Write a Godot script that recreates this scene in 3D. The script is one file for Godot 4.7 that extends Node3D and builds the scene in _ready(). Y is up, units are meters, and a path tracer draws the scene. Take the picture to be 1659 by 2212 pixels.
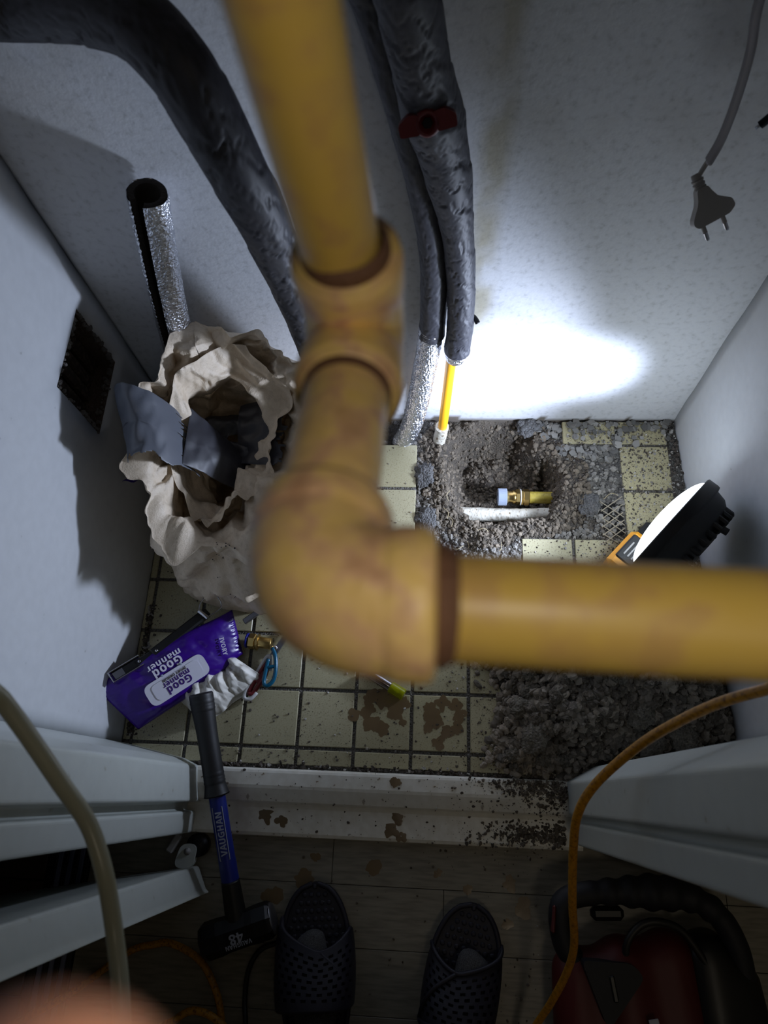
extends Node3D
# A narrow boiler closet seen from above: dug-up tiled floor, taped pipes, a sack of rubbish, a work light, tools and the worker's feet.
var rng := RandomNumberGenerator.new()
var M := {}
var base_of := {}
var taken := {}

# ---------------------------------------------------------------- mesh helpers
class MB:
	var v := PackedVector3Array()
	var t := PackedVector2Array()
	var c := PackedColorArray()
	var ix := PackedInt32Array()
	func vert(p: Vector3, uv := Vector2.ZERO, col := Color.WHITE) -> int:
		v.append(p); t.append(uv); c.append(col)
		return v.size() - 1
	func tri(a: int, b: int, d: int) -> void:
		ix.append(a); ix.append(b); ix.append(d)
	func quad(a: int, b: int, d: int, e: int) -> void:
		tri(a, b, d); tri(a, d, e)
	func add(o: MB, x := Transform3D()) -> void:
		var k := v.size()
		for i in o.v.size():
			v.append(x * o.v[i]); t.append(o.t[i]); c.append(o.c[i])
		for i in o.ix:
			ix.append(i + k)
	func turned(x: Transform3D) -> MB:
		for i in v.size():
			v[i] = x * v[i]
		return self
	func flip() -> void:
		for i in range(0, ix.size(), 3):
			var k := ix[i]
			ix[i] = ix[i + 1]; ix[i + 1] = k
	func outward() -> MB:          # closed shapes: make every face look out
		var s := 0.0
		var o := v[0]
		for i in range(0, ix.size(), 3):
			var a := v[ix[i]] - o
			s += a.dot((v[ix[i + 2]] - o - a).cross(v[ix[i + 1]] - o - a))
		if s < 0.0: flip()
		return self
	func facing(d: Vector3) -> MB:  # sheets: make the faces look along d
		var s := 0.0
		for i in range(0, ix.size(), 3):
			var a := v[ix[i]]
			s += d.dot((v[ix[i + 2]] - a).cross(v[ix[i + 1]] - a))
		if s < 0.0: flip()
		return self
	func mesh(smooth := true, off := Vector3.ZERO, weld := true) -> ArrayMesh:
		var pv := PackedVector3Array()
		var pn := PackedVector3Array()
		var arr := []
		arr.resize(Mesh.ARRAY_MAX)
		if smooth:
			pn.resize(v.size())
			for i in range(0, ix.size(), 3):
				var a := v[ix[i]]
				var n := (v[ix[i + 2]] - a).cross(v[ix[i + 1]] - a)
				pn[ix[i]] += n; pn[ix[i + 1]] += n; pn[ix[i + 2]] += n
			if weld:
				var sum := {}
				for i in v.size():
					var k := Vector3i((v[i] * 40000.0).round())
					sum[k] = sum.get(k, Vector3.ZERO) + pn[i]
				for i in v.size():
					pn[i] = sum[Vector3i((v[i] * 40000.0).round())]
			for i in v.size():
				pn[i] = pn[i].normalized() if pn[i].length_squared() > 0.0 else Vector3.UP
				pv.append(v[i] - off)
			arr[Mesh.ARRAY_VERTEX] = pv; arr[Mesh.ARRAY_NORMAL] = pn; arr[Mesh.ARRAY_TEX_UV] = t; arr[Mesh.ARRAY_COLOR] = c; arr[Mesh.ARRAY_INDEX] = ix
		else:
			var pt := PackedVector2Array()
			var pc := PackedColorArray()
			for i in range(0, ix.size(), 3):
				var a := v[ix[i]]
				var n := (v[ix[i + 2]] - a).cross(v[ix[i + 1]] - a).normalized()
				for k in 3:
					pv.append(v[ix[i + k]] - off); pn.append(n); pt.append(t[ix[i + k]]); pc.append(c[ix[i + k]])
			arr[Mesh.ARRAY_VERTEX] = pv; arr[Mesh.ARRAY_NORMAL] = pn; arr[Mesh.ARRAY_TEX_UV] = pt; arr[Mesh.ARRAY_COLOR] = pc
		var m := ArrayMesh.new()
		m.add_surface_from_arrays(Mesh.PRIMITIVE_TRIANGLES, arr)
		return m

func numbered(parent: Node, called: String) -> String:
	var k := str(parent.get_instance_id()) + called
	taken[k] = taken.get(k, -1) + 1
	return called if taken[k] == 0 else "%s_%03d" % [called, taken[k]]

func box_of(b: MB) -> AABB:
	var a := AABB(b.v[0], Vector3.ZERO)
	for p in b.v: a = a.expand(p)
	return a

func thing(called: String, label: String, category: String, at: Vector3, group := "") -> Node3D:
	var o := Node3D.new()
	o.name = numbered(self, called); add_child(o, true); o.position = at
	base_of[o] = at
	tag(o, label, category, group)
	return o

func tag(o: Node3D, label: String, category: String, group := "") -> void:
	o.set_meta("label", label); o.set_meta("category", category)
	if group: o.set_meta("group", group)

# one mesh = one node; b is in world coordinates
func put(called: String, b: MB, m: Material, parent: Node3D = null, smooth := true, weld := true) -> MeshInstance3D:
	var o := MeshInstance3D.new()
	var off: Vector3
	if parent:
		off = base_of[parent]
	else:
		var a := box_of(b)
		off = Vector3(a.position.x + a.size.x / 2.0, a.position.y, a.position.z + a.size.z / 2.0)
		o.position = off
	o.mesh = b.mesh(smooth, off, weld)
	o.material_override = m
	o.name = numbered(parent if parent else self, called)
	(parent if parent else self).add_child(o, true)
	base_of[o] = off
	return o

func struct(called: String, b: MB, m: Material, smooth := false) -> MeshInstance3D:
	var o := put(called, b, m, null, smooth)
	o.set_meta("kind", "structure")
	return o

func frames(path: Array) -> Array:
	var out := []
	var tan0: Vector3 = (path[1] - path[0]).normalized()
	var up := Vector3.UP if absf(tan0.y) < 0.9 else Vector3.RIGHT
	var nn := tan0.cross(up).normalized()
	for i in path.size():
		var tg: Vector3 = (path[mini(i + 1, path.size() - 1)] - path[maxi(i - 1, 0)]).normalized()
		nn = (nn - tg * nn.dot(tg)).normalized()
		out.append([tg, nn, tg.cross(nn)])
	return out

# radius: float, or Callable(arc length 0..1, angle, length in metres) -> float
func tube(path: Array, radius, sides := 16, caps := true, bulge := Vector2(1, 1)) -> MB:
	var b := MB.new()
	var f := frames(path)
	var total := 0.0
	var lens := [0.0]
	for i in range(1, path.size()):
		total += (path[i] - path[i - 1]).length()
		lens.append(total)
	for i in path.size():
		for j in sides + 1:
			var a := TAU * j / sides
			var r: float = radius if radius is float else radius.call(lens[i] / total, a if j < sides else 0.0, lens[i])
			b.vert(path[i] + f[i][1] * cos(a) * r * bulge.x + f[i][2] * sin(a) * r * bulge.y, Vector2(float(j) / sides, lens[i]))
	for i in path.size() - 1:
		for j in sides:
			var k := i * (sides + 1) + j
			b.quad(k, k + 1, k + sides + 2, k + sides + 1)
	if caps:
		for e in [0, path.size() - 1]:
			var m := b.vert(path[e])
			var ring := []
			for j in sides:
				ring.append(b.vert(b.v[e * (sides + 1) + j]))
			for j in sides:
				if e == 0: b.tri(m, ring[(j + 1) % sides], ring[j])
				else: b.tri(m, ring[j], ring[(j + 1) % sides])
	return b.outward() if caps else b

func curve(pts: Array, per := 8) -> Array:   # Catmull-Rom
	var out := []
	for i in pts.size() - 1:
		var a: Vector3 = pts[maxi(i - 1, 0)]
		var b: Vector3 = pts[i]
		var c: Vector3 = pts[i + 1]
		var d: Vector3 = pts[mini(i + 2, pts.size() - 1)]
		for k in per:
			out.append(b.cubic_interpolate(c, a, d, float(k) / per))
	out.append(pts[-1])
	return out

func even(pts: Array, step: float) -> Array:
	var fine := curve(pts, 24)
	var out := [fine[0]]
	var left := step
	for i in range(1, fine.size()):
		var a: Vector3 = fine[i - 1]
		var d: Vector3 = fine[i] - a
		var l := d.length()
		var at := left
		while at <= l:
			out.append(a + d * (at / l)); at += step
		left = at - l
	if (out[-1] - fine[-1]).length() > step * 0.3: out.append(fine[-1])
	return out

# profile of (radius, distance along axis)
func lathe(profile: Array, from: Vector3, axis: Vector3, sides := 24, lobes := 0, lobe := 0.0) -> MB:
	var b := MB.new()
	axis = axis.normalized()
	var n := axis.cross(Vector3.UP if absf(axis.y) < 0.9 else Vector3.RIGHT).normalized()
	var w := axis.cross(n)
	for i in profile.size():
		for j in sides + 1:
			var a := TAU * j / sides
			var r: float = profile[i].x
			if lobes: r *= 1.0 + lobe * (1.0 if (j * lobes * 2 / sides) % 2 == 0 else -1.0)
			b.vert(from + axis * profile[i].y + (n * cos(a) + w * sin(a)) * r, Vector2(float(j) / sides, profile[i].y))
	for i in profile.size() - 1:
		for j in sides:
			var k := i * (sides + 1) + j
			b.quad(k, k + 1, k + sides + 2, k + sides + 1)
	return b.outward()

func hex_nut(from: Vector3, axis: Vector3, r: float, l: float, turn := 0.0) -> MB:
	var b := MB.new()
	axis = axis.normalized()
	var n := axis.cross(Vector3.UP if absf(axis.y) < 0.9 else Vector3.RIGHT).normalized().rotated(axis, turn)
	var w := axis.cross(n)
	var prof := [Vector2(0, 0), Vector2(r * 0.9, 0), Vector2(r, l * 0.12), Vector2(r, l * 0.88), Vector2(r * 0.9, l), Vector2(0, l)]
	for p in prof:
		for j in 7:
			var a := TAU * j / 6
			b.vert(from + axis * p.y + (n * cos(a) + w * sin(a)) * p.x)
	for i in prof.size() - 1:
		for j in 6:
			b.quad(i * 7 + j, i * 7 + j + 1, i * 7 + j + 8, i * 7 + j + 7)
	return b.outward()

# bevelled box about its middle
func bbox(size: Vector3, bevel: float, x := Transform3D()) -> MB:
	var b := MB.new()
	var h := size / 2.0
	var id := {}
	for sx in [-1, 1]:
		for sy in [-1, 1]:
			for sz in [-1, 1]:
				for ax in 3:
					var p := Vector3(sx * h.x, sy * h.y, sz * h.z)
					for k in 3:
						if k != ax: p[k] -= signf(p[k]) * bevel
					id[[sx, sy, sz, ax]] = p
	var face := func(pts: Array) -> void:
		var mid := Vector3.ZERO
		for p in pts: mid += p
		mid /= pts.size()
		var nrm: Vector3 = (pts[2] - pts[0]).cross(pts[1] - pts[0])
		if nrm.dot(mid) < 0.0: pts.reverse()
		var k := []
		for p in pts: k.append(b.vert(p, Vector2(p.x, p.z)))
		for i in range(1, pts.size() - 1): b.tri(k[0], k[i], k[i + 1])
	for ax in 3:
		var u := (ax + 1) % 3
		var w := (ax + 2) % 3
		for s in [-1, 1]:
			var f := []
			for q in [[-1, -1], [1, -1], [1, 1], [-1, 1]]:
				var key := [0, 0, 0, ax]
				key[ax] = s; key[u] = q[0]; key[w] = q[1]
				f.append(id[key])
			face.call(f)
			for s2 in [-1, 1]:
				var e := []
				for q in [[ax, -1], [ax, 1], [u, 1], [u, -1]]:
					var key := [0, 0, 0, q[0]]
					key[ax] = s; key[u] = s2; key[w] = q[1]
					e.append(id[key])
				face.call(e)
	for sx in [-1, 1]:
		for sy in [-1, 1]:
			for sz in [-1, 1]:
				face.call([id[[sx, sy, sz, 0]], id[[sx, sy, sz, 1]], id[[sx, sy, sz, 2]]])
	return b.turned(x)

func frame_at(at: Vector3, x_dir: Vector3, up := Vector3.UP) -> Transform3D:
	var x := x_dir.normalized()
	var z := x.cross(up).normalized()
	return Transform3D(Basis(x, z.cross(x), z), at)

# a plan outline (x, z) raised from y0 to y1
func prism(poly: Array, y0: float, y1: float, x := Transform3D()) -> MB:
	var b := MB.new()
	var pl := PackedVector2Array(poly)
	var n := pl.size()
	var tris := Geometry2D.triangulate_polygon(pl)
	for y in [y0, y1]:
		var k := b.v.size()
		for p in pl: b.vert(Vector3(p.x, y, p.y), p)
		for i in range(0, tris.size(), 3):
			if y == y0: b.tri(k + tris[i], k + tris[i + 1], k + tris[i + 2])
			else: b.tri(k + tris[i], k + tris[i + 2], k + tris[i + 1])
	for i in n:
		var a := pl[i]
		var d := pl[(i + 1) % n]
		var k := b.vert(Vector3(a.x, y0, a.y)); b.vert(Vector3(d.x, y0, d.y)); b.vert(Vector3(d.x, y1, d.y)); b.vert(Vector3(a.x, y1, a.y))
		b.quad(k, k + 3, k + 2, k + 1)
	b.outward()
	return b.turned(x)

func rounded(poly: Array, r: float, seg := 4) -> Array:
	var out := []
	var n := poly.size()
	for i in n:
		var p: Vector2 = poly[i]
		var a: Vector2 = poly[(i + n - 1) % n] - p
		var c: Vector2 = poly[(i + 1) % n] - p
		var k := minf(r, 0.45 * minf(a.length(), c.length()))
		var s := p + a.normalized() * k
		var e := p + c.normalized() * k
		for j in seg + 1:
			var q := float(j) / seg
			out.append(s.lerp(p, q).lerp(p.lerp(e, q), q))
	return out

# sheet: fn(u, v) -> Vector3; with a thickness it becomes a closed shell; keep(i, j) says which cells stay
func sheet(fn: Callable, nu: int, nv: int, thick := 0.0, keep = null) -> MB:
	var b := MB.new()
	var g := []
	for i in nu + 1:
		for j in nv + 1:
			g.append(fn.call(float(i) / nu, float(j) / nv))
	var w := nv + 1
	for side in (2 if thick != 0.0 else 1):
		for i in nu + 1:
			for j in nv + 1:
				var p: Vector3 = g[i * w + j]
				if side == 1:
					var du: Vector3 = g[mini(i + 1, nu) * w + j] - g[maxi(i - 1, 0) * w + j]
					var dv: Vector3 = g[i * w + mini(j + 1, nv)] - g[i * w + maxi(j - 1, 0)]
					p -= du.cross(dv).normalized() * thick
				b.vert(p, Vector2(float(i) / nu, float(j) / nv))
	var off := g.size()
	var there := func(i: int, j: int) -> bool:
		return i >= 0 and j >= 0 and i < nu and j < nv and (keep == null or keep.call(i, j))
	for i in nu:
		for j in nv:
			if not there.call(i, j): continue
			var k := i * w + j
			b.quad(k, k + 1, k + w + 1, k + w)
			if thick == 0.0: continue
			b.quad(off + k, off + k + w, off + k + w + 1, off + k + 1)
			if not there.call(i - 1, j): b.quad(k, off + k, off + k + 1, k + 1)
			if not there.call(i + 1, j): b.quad(k + w, k + w + 1, off + k + w + 1, off + k + w)
			if not there.call(i, j - 1): b.quad(k, k + w, off + k + w, off + k)
			if not there.call(i, j + 1): b.quad(k + 1, off + k + 1, off + k + w + 1, k + w + 1)
	return b

func noise(seed_: int, freq: float, oct := 3, kind := FastNoiseLite.TYPE_SIMPLEX_SMOOTH) -> FastNoiseLite:
	var n := FastNoiseLite.new()
	n.seed = seed_; n.frequency = freq; n.noise_type = kind; n.fractal_octaves = oct
	return n

func rock(seed_: int, squash := Vector3.ONE, rough := 0.35, level := 2) -> MB:
	var b := MB.new()
	var n := noise(seed_, 0.9, 3)
	var k := level * 3
	for f in 6:
		var ax := f / 2
		var s := 1.0 if f % 2 else -1.0
		var first := b.v.size()
		for i in k + 1:
			for j in k + 1:
				var p := Vector3.ZERO
				p[ax] = s; p[(ax + 1) % 3] = (2.0 * i / k - 1.0); p[(ax + 2) % 3] = (2.0 * j / k - 1.0)
				p = p.normalized()
				var r := 1.0 + rough * n.get_noise_3dv(p * 1.6) + 0.4 * rough * n.get_noise_3dv(p * 5.0)
				b.vert(p * r * squash)
		for i in k:
			for j in k:
				var q := first + i * (k + 1) + j
				if s > 0.0: b.quad(q, q + k + 1, q + k + 2, q + 1)
				else: b.quad(q, q + 1, q + k + 2, q + k + 1)
	return b.outward()

func multi(called: String, m: Mesh, mat_: Material, xs: Array, cols: Array, parent: Node3D = null) -> MultiMeshInstance3D:
	var mm := MultiMesh.new()
	mm.transform_format = MultiMesh.TRANSFORM_3D
	mm.use_colors = true
	mm.mesh = m
	mm.instance_count = xs.size()
	for i in xs.size():
		mm.set_instance_transform(i, Transform3D(Basis(), -base_of[parent] if parent else Vector3.ZERO) * xs[i]); mm.set_instance_color(i, cols[i % cols.size()])
	var o := MultiMeshInstance3D.new()
	o.multimesh = mm; o.material_override = mat_
	o.name = numbered(parent if parent else self, called)
	o.set_meta("kind", "stuff")
	(parent if parent else self).add_child(o, true)
	return o

func rand_basis(s: float) -> Basis:
	var ax := Vector3(rng.randf_range(-1, 1), rng.randf_range(-1, 1), rng.randf_range(-1, 1)).normalized()
	return Basis(ax, rng.randf() * TAU) * Basis.from_scale(Vector3(s * rng.randf_range(0.7, 1.3), s * rng.randf_range(0.6, 1.1), s * rng.randf_range(0.7, 1.3)))

# joined tapered capsules -> one skin. bones: [a, b, ra, rb]
func skin(bones: Array, cell: float, blend: float) -> MB:
	var lo := Vector3(1e9, 1e9, 1e9)
	var hi := -lo
	for o in bones:
		for k in 2:
			var r: Vector3 = Vector3.ONE * (o[2 + k] + 3.0 * cell)
			lo = lo.min(o[k] - r); hi = hi.max(o[k] + r)
	var nx := int((hi.x - lo.x) / cell) + 2
	var ny := int((hi.y - lo.y) / cell) + 2
	var nz := int((hi.z - lo.z) / cell) + 2
	var d := PackedFloat32Array()
	d.resize(nx * ny * nz); d.fill(1.0)
	for o in bones:
		var a: Vector3 = o[0]
		var ab: Vector3 = o[1] - a
		var l2 := maxf(ab.length_squared(), 1e-9)
		var pad := Vector3.ONE * (maxf(o[2], o[3]) + blend + 2.0 * cell)
		var i0 := Vector3i(((a.min(o[1]) - pad - lo) / cell).floor()).max(Vector3i.ZERO)
		var i1 := Vector3i(((a.max(o[1]) + pad - lo) / cell).ceil()).min(Vector3i(nx - 1, ny - 1, nz - 1))
		for x in range(i0.x, i1.x + 1):
			for y in range(i0.y, i1.y + 1):
				for z in range(i0.z, i1.z + 1):
					var p := lo + Vector3(x, y, z) * cell - a
					var t := clampf(p.dot(ab) / l2, 0.0, 1.0)
					var q := (p - ab * t).length() - lerpf(o[2], o[3], t)
					var k := (x * ny + y) * nz + z
					var e := d[k]
					var h := maxf(blend - absf(e - q), 0.0) / blend
					d[k] = minf(e, q) - h * h * blend * 0.25
	var b := MB.new()
	var id := {}
	for x in nx - 1:
		for y in ny - 1:
			for z in nz - 1:
				var k := (x * ny + y) * nz + z
				if absf(d[k]) > 2.0 * cell: continue
				var sum := Vector3.ZERO
				var n := 0
				for e in EDGES:
					var va := d[k + (e[0].x * ny + e[0].y) * nz + e[0].z]
					var vb := d[k + (e[1].x * ny + e[1].y) * nz + e[1].z]
					if (va < 0.0) != (vb < 0.0):
						sum += Vector3(e[0]).lerp(Vector3(e[1]), va / (va - vb)); n += 1
				if n: id[k] = b.vert(lo + (Vector3(x, y, z) + sum / n) * cell)
	for k: int in id:
		var z := k % nz
		var y := (k / nz) % ny
		var x := k / (nz * ny)
		for ax in 3:
			var st: int = [ny * nz, nz, 1][ax]
			var s1: int = [nz, 1, ny * nz][ax]
			var s2: int = [1, ny * nz, nz][ax]
			var in0 := d[k] < 0.0
			if in0 == (d[k + st] < 0.0): continue
			if not (id.has(k - s1) and id.has(k - s2) and id.has(k - s1 - s2)): continue
			if in0: b.quad(id[k], id[k - s2], id[k - s1 - s2], id[k - s1])
			else: b.quad(id[k], id[k - s1], id[k - s1 - s2], id[k - s2])
	return b.outward()

const EDGES := [[Vector3i(0, 0, 0), Vector3i(1, 0, 0)], [Vector3i(0, 1, 0), Vector3i(1, 1, 0)], [Vector3i(0, 0, 1), Vector3i(1, 0, 1)], [Vector3i(0, 1, 1), Vector3i(1, 1, 1)],
	[Vector3i(0, 0, 0), Vector3i(0, 1, 0)], [Vector3i(1, 0, 0), Vector3i(1, 1, 0)], [Vector3i(0, 0, 1), Vector3i(0, 1, 1)], [Vector3i(1, 0, 1), Vector3i(1, 1, 1)],
	[Vector3i(0, 0, 0), Vector3i(0, 0, 1)], [Vector3i(1, 0, 0), Vector3i(1, 0, 1)], [Vector3i(0, 1, 0), Vector3i(0, 1, 1)], [Vector3i(1, 1, 0), Vector3i(1, 1, 1)]]

# ---------------------------------------------------------------- materials
func mat(called: String, col: Color, rough := 0.7, metal := 0.0) -> StandardMaterial3D:
	var m := StandardMaterial3D.new()
	m.resource_name = called
	m.albedo_color = col; m.roughness = rough; m.metallic = metal
	M[called] = m
	return m

# seamless noise run through a ramp of [place, colour]
func ntex(seed_: int, freq: float, oct: int, stops: Array, size := 256, kind := FastNoiseLite.TYPE_SIMPLEX_SMOOTH) -> ImageTexture:
	var src := noise(seed_, freq, oct, kind).get_seamless_image(size, size)
	var g := Gradient.new()
	g.offsets = PackedFloat32Array(stops.map(func(s): return s[0]))
	g.colors = PackedColorArray(stops.map(func(s): return s[1]))
	var im := Image.create(size, size, false, Image.FORMAT_RGBA8)
	var lut := []
	for i in 256: lut.append(g.sample(i / 255.0))
	for y in size:
		for x in size:
			im.set_pixel(x, y, lut[int(src.get_pixel(x, y).r * 255.0)])
	return ImageTexture.create_from_image(im)

func htex(seed_: int, freq: float, oct: int, kind := FastNoiseLite.TYPE_SIMPLEX_SMOOTH, size := 256) -> ImageTexture:
	return ImageTexture.create_from_image(noise(seed_, freq, oct, kind).get_seamless_image(size, size))

func tri_map(m: StandardMaterial3D, scale_: float, world := true) -> void:
	m.uv1_triplanar = true; m.uv1_world_triplanar = world
	m.uv1_scale = Vector3.ONE * scale_

func relief(m: StandardMaterial3D, t: Texture2D, cm: float) -> void:
	m.heightmap_enabled = true; m.heightmap_texture = t; m.heightmap_scale = cm

func materials() -> void:
	var fine := htex(1, 0.05, 4)
	var coarse := htex(2, 0.02, 3)
	var pits := htex(3, 0.06, 2, FastNoiseLite.TYPE_CELLULAR)
	var m := mat("wall_paint", Color(0.80, 0.805, 0.815), 0.75)
	m.vertex_color_use_as_albedo = true
	tri_map(m, 8.0); relief(m, fine, 0.022)
	m.albedo_texture = ntex(11, 0.03, 4, [[0.0, Color(0.88, 0.88, 0.87)], [0.3, Color(0.97, 0.97, 0.97)], [0.6, Color(1, 1, 1)], [1.0, Color(0.98, 0.98, 0.97)]])
	m = mat("smooth_paint", Color(0.80, 0.81, 0.82), 0.6)
	m.vertex_color_use_as_albedo = true
	tri_map(m, 3.0); relief(m, coarse, 0.02)
	m.albedo_texture = ntex(12, 0.05, 3, [[0.0, Color(0.75, 0.75, 0.74)], [0.1, Color(0.97, 0.97, 0.97)], [1.0, Color(1, 1, 1)]])
	m = mat("door_enamel", Color(0.77, 0.79, 0.77), 0.35)
	tri_map(m, 2.0)
	m.albedo_texture = ntex(13, 0.06, 3, [[0.0, Color(0.70, 0.66, 0.58)], [0.14, Color(0.97, 0.97, 0.97)], [1.0, Color(1, 1, 1)]])
	m = mat("sill_enamel", Color(0.93, 0.925, 0.89), 0.4)
	tri_map(m, 5.0)
	m.albedo_texture = ntex(14, 0.035, 5, [[0.0, Color(0.30, 0.24, 0.18)], [0.09, Color(0.55, 0.47, 0.38)], [0.13, Color(0.93, 0.92, 0.9)], [1.0, Color(1, 1, 1)]])
	m = mat("ground", Color(1, 1, 1), 0.95)
	m.vertex_color_use_as_albedo = true
	tri_map(m, 9.0); relief(m, htex(5, 0.08, 5), 0.5)
	m.albedo_texture = ntex(15, 0.1, 4, [[0.0, Color(0.55, 0.55, 0.55)], [0.5, Color(0.85, 0.85, 0.85)], [1.0, Color(1, 1, 1)]])
	for k in 3:
		m = mat("tile_%d" % k, [Color(0.70, 0.675, 0.55), Color(0.675, 0.65, 0.53), Color(0.72, 0.695, 0.575)][k], 0.42)
		tri_map(m, [9.0, 8.3, 10.1][k])
		m.albedo_texture = ntex(20 + k, 0.11, 4, [[0.0, Color(0.22, 0.19, 0.15)], [0.12, Color(0.36, 0.31, 0.26)], [0.16, Color(0.92, 0.91, 0.88)], [0.6, Color(1, 1, 1)], [1.0, Color(0.95, 0.95, 0.93)]])
	m = mat("dirty_tile", Color(0.74, 0.71, 0.57), 0.5)
	tri_map(m, 16.0)
	m.albedo_texture = ntex(24, 0.09, 5, [[0.0, Color(0.24, 0.2, 0.17)], [0.1, Color(0.45, 0.41, 0.37)], [0.16, Color(0.86, 0.84, 0.8)], [1.0, Color(1, 1, 1)]])
	m = mat("soil", Color(1, 1, 1), 1.0)
	m.vertex_color_use_as_albedo = true
	m = mat("mud", Color(0.44, 0.365, 0.26), 0.3)
	m = mat("mud_dry", Color(0.42, 0.35, 0.26), 0.8)
	m = mat("vinyl_plank", Color(0.54, 0.52, 0.47), 0.5)
	tri_map(m, 3.0)
	m.uv1_scale = Vector3(1.2, 8.0, 9.0)
	m.albedo_texture = ntex(31, 0.05, 4, [[0.0, Color(0.78, 0.77, 0.76)], [0.5, Color(0.92, 0.92, 0.91)], [1.0, Color(1, 1, 1)]])
	mat("ceiling_grey", Color(0.42, 0.42, 0.43), 0.9)
	m = mat("hall_wall", Color(0.84, 0.83, 0.80), 0.8)
	m = mat("gas_yellow", Color(0.80, 0.675, 0.36), 0.42)
	tri_map(m, 9.0, false)
	m.albedo_texture = ntex(41, 0.022, 3, [[0.0, Color(0.92, 0.90, 1.0)], [0.28, Color(0.95, 0.92, 1.0)], [0.45, Color(1, 1, 0.95)], [1.0, Color(1, 1, 0.88)]])
	m = mat("gas_fitting", Color(0.93, 0.80, 0.55), 0.48)
	tri_map(m, 12.0, false); relief(m, fine, 0.05)
	m.albedo_texture = ntex(42, 0.02, 4, [[0.0, Color(0.74, 0.66, 0.72)], [0.36, Color(0.94, 0.89, 1.0)], [0.52, Color(1, 1, 0.95)], [1.0, Color(1, 1, 0.8)]])
	m = mat("thread_dope", Color(0.42, 0.30, 0.22), 0.8)
	tri_map(m, 20.0, false); relief(m, fine, 0.1)
	m = mat("grey_tape", Color(0.255, 0.255, 0.285), 0.55)
	m.uv1_scale = Vector3(3.0, 9.0, 1.0)
	m.albedo_texture = ntex(43, 0.03, 4, [[0.0, Color(0.8, 0.8, 0.8)], [0.5, Color(0.95, 0.95, 0.95)], [0.78, Color(1, 1, 1)], [0.86, Color(1.0, 1.0, 1.0)]])
	m = mat("tape_print", Color(0.72, 0.73, 0.76), 0.5)
	m = mat("foil", Color(0.93, 0.94, 0.97), 0.3, 1.0)
	tri_map(m, 14.0, false); relief(m, htex(6, 0.06, 2, FastNoiseLite.TYPE_CELLULAR), 0.35)
	m = mat("foam_dark", Color(0.15, 0.125, 0.105), 0.95)
	relief(m, pits, 0.1); tri_map(m, 20.0, false)
	m = mat("yellow_plastic", Color(0.95, 0.68, 0.13), 0.35)
	m = mat("dusty_yellow_plastic", Color(0.74, 0.66, 0.27), 0.45)
	tri_map(m, 12.0, false)
	m.albedo_texture = ntex(44, 0.03, 4, [[0.0, Color(0.75, 0.7, 0.65)], [0.4, Color(1, 1, 1)], [0.75, Color(1, 1, 1)], [1.0, Color(0.85, 0.85, 1.0)]])
	m = mat("white_sleeve", Color(0.82, 0.80, 0.74), 0.6)
	tri_map(m, 10.0, false); relief(m, fine, 0.1)
	m.albedo_texture = ntex(45, 0.035, 4, [[0.0, Color(0.35, 0.28, 0.2)], [0.2, Color(0.6, 0.52, 0.42)], [0.3, Color(1, 1, 1)], [1.0, Color(1, 1, 1)]])
	mat("brass", Color(0.80, 0.68, 0.43), 0.3, 1.0)
	mat("white_washer", Color(0.9, 0.9, 0.88), 0.5)
	mat("grey_plastic", Color(0.58, 0.62, 0.69), 0.45)
	mat("valve_red", Color(0.36, 0.05, 0.08), 0.5)
	mat("dark_metal", Color(0.13, 0.13, 0.14), 0.4, 0.7)
	m = mat("kraft", Color(0.90, 0.835, 0.745), 0.55)
	m.vertex_color_use_as_albedo = true
	m.backlight_enabled = true; m.backlight = Color(0.22, 0.17, 0.1)
	m.uv1_scale = Vector3(6.0, 4.0, 1.0)
	relief(m, htex(7, 0.2, 2, FastNoiseLite.TYPE_CELLULAR), 0.06); m.uv1_triplanar = true; m.uv1_scale = Vector3.ONE * 9.0
	m.albedo_texture = ntex(46, 0.03, 4, [[0.0, Color(0.86, 0.84, 0.8)], [0.5, Color(1, 1, 1)], [1.0, Color(0.96, 0.95, 0.93)]])
	mat("print_ink", Color(0.25, 0.23, 0.24), 0.7)
	m = mat("grey_wrap", Color(0.37, 0.385, 0.42), 0.4)
	m = mat("dark_wrap", Color(0.20, 0.20, 0.225), 0.45)
	m = mat("purple_film", Color(0.21, 0.045, 0.50), 0.28)
	relief(m, coarse, 0.25); tri_map(m, 5.0, false)
	mat("lid_white", Color(0.82, 0.82, 0.87), 0.3)
	mat("ink_white", Color(0.86, 0.85, 0.9), 0.4)
	mat("ink_purple", Color(0.2, 0.05, 0.42), 0.4)
	m = mat("tissue", Color(0.88, 0.87, 0.84), 0.85)
	m.backlight_enabled = true; m.backlight = Color(0.25, 0.25, 0.24)
	m.albedo_texture = ntex(47, 0.03, 4, [[0.0, Color(0.6, 0.55, 0.48)], [0.22, Color(0.85, 0.83, 0.8)], [0.34, Color(1, 1, 1)], [1.0, Color(1, 1, 1)]])
	tri_map(m, 9.0, false)
	m = mat("black_rubber", Color(0.085, 0.085, 0.095), 0.5)
	tri_map(m, 8.0, false)
	m.albedo_texture = ntex(48, 0.02, 4, [[0.0, Color(1, 1, 1)], [0.66, Color(1, 1, 1)], [0.8, Color(1.0, 1.0, 1.0)]])
	mat("chrome", Color(0.78, 0.78, 0.8), 0.18, 1.0)
	mat("black_plastic", Color(0.05, 0.05, 0.055), 0.42)
	m = mat("hammer_blue", Color(0.06, 0.13, 0.46), 0.4)
	tri_map(m, 14.0, false)
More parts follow.
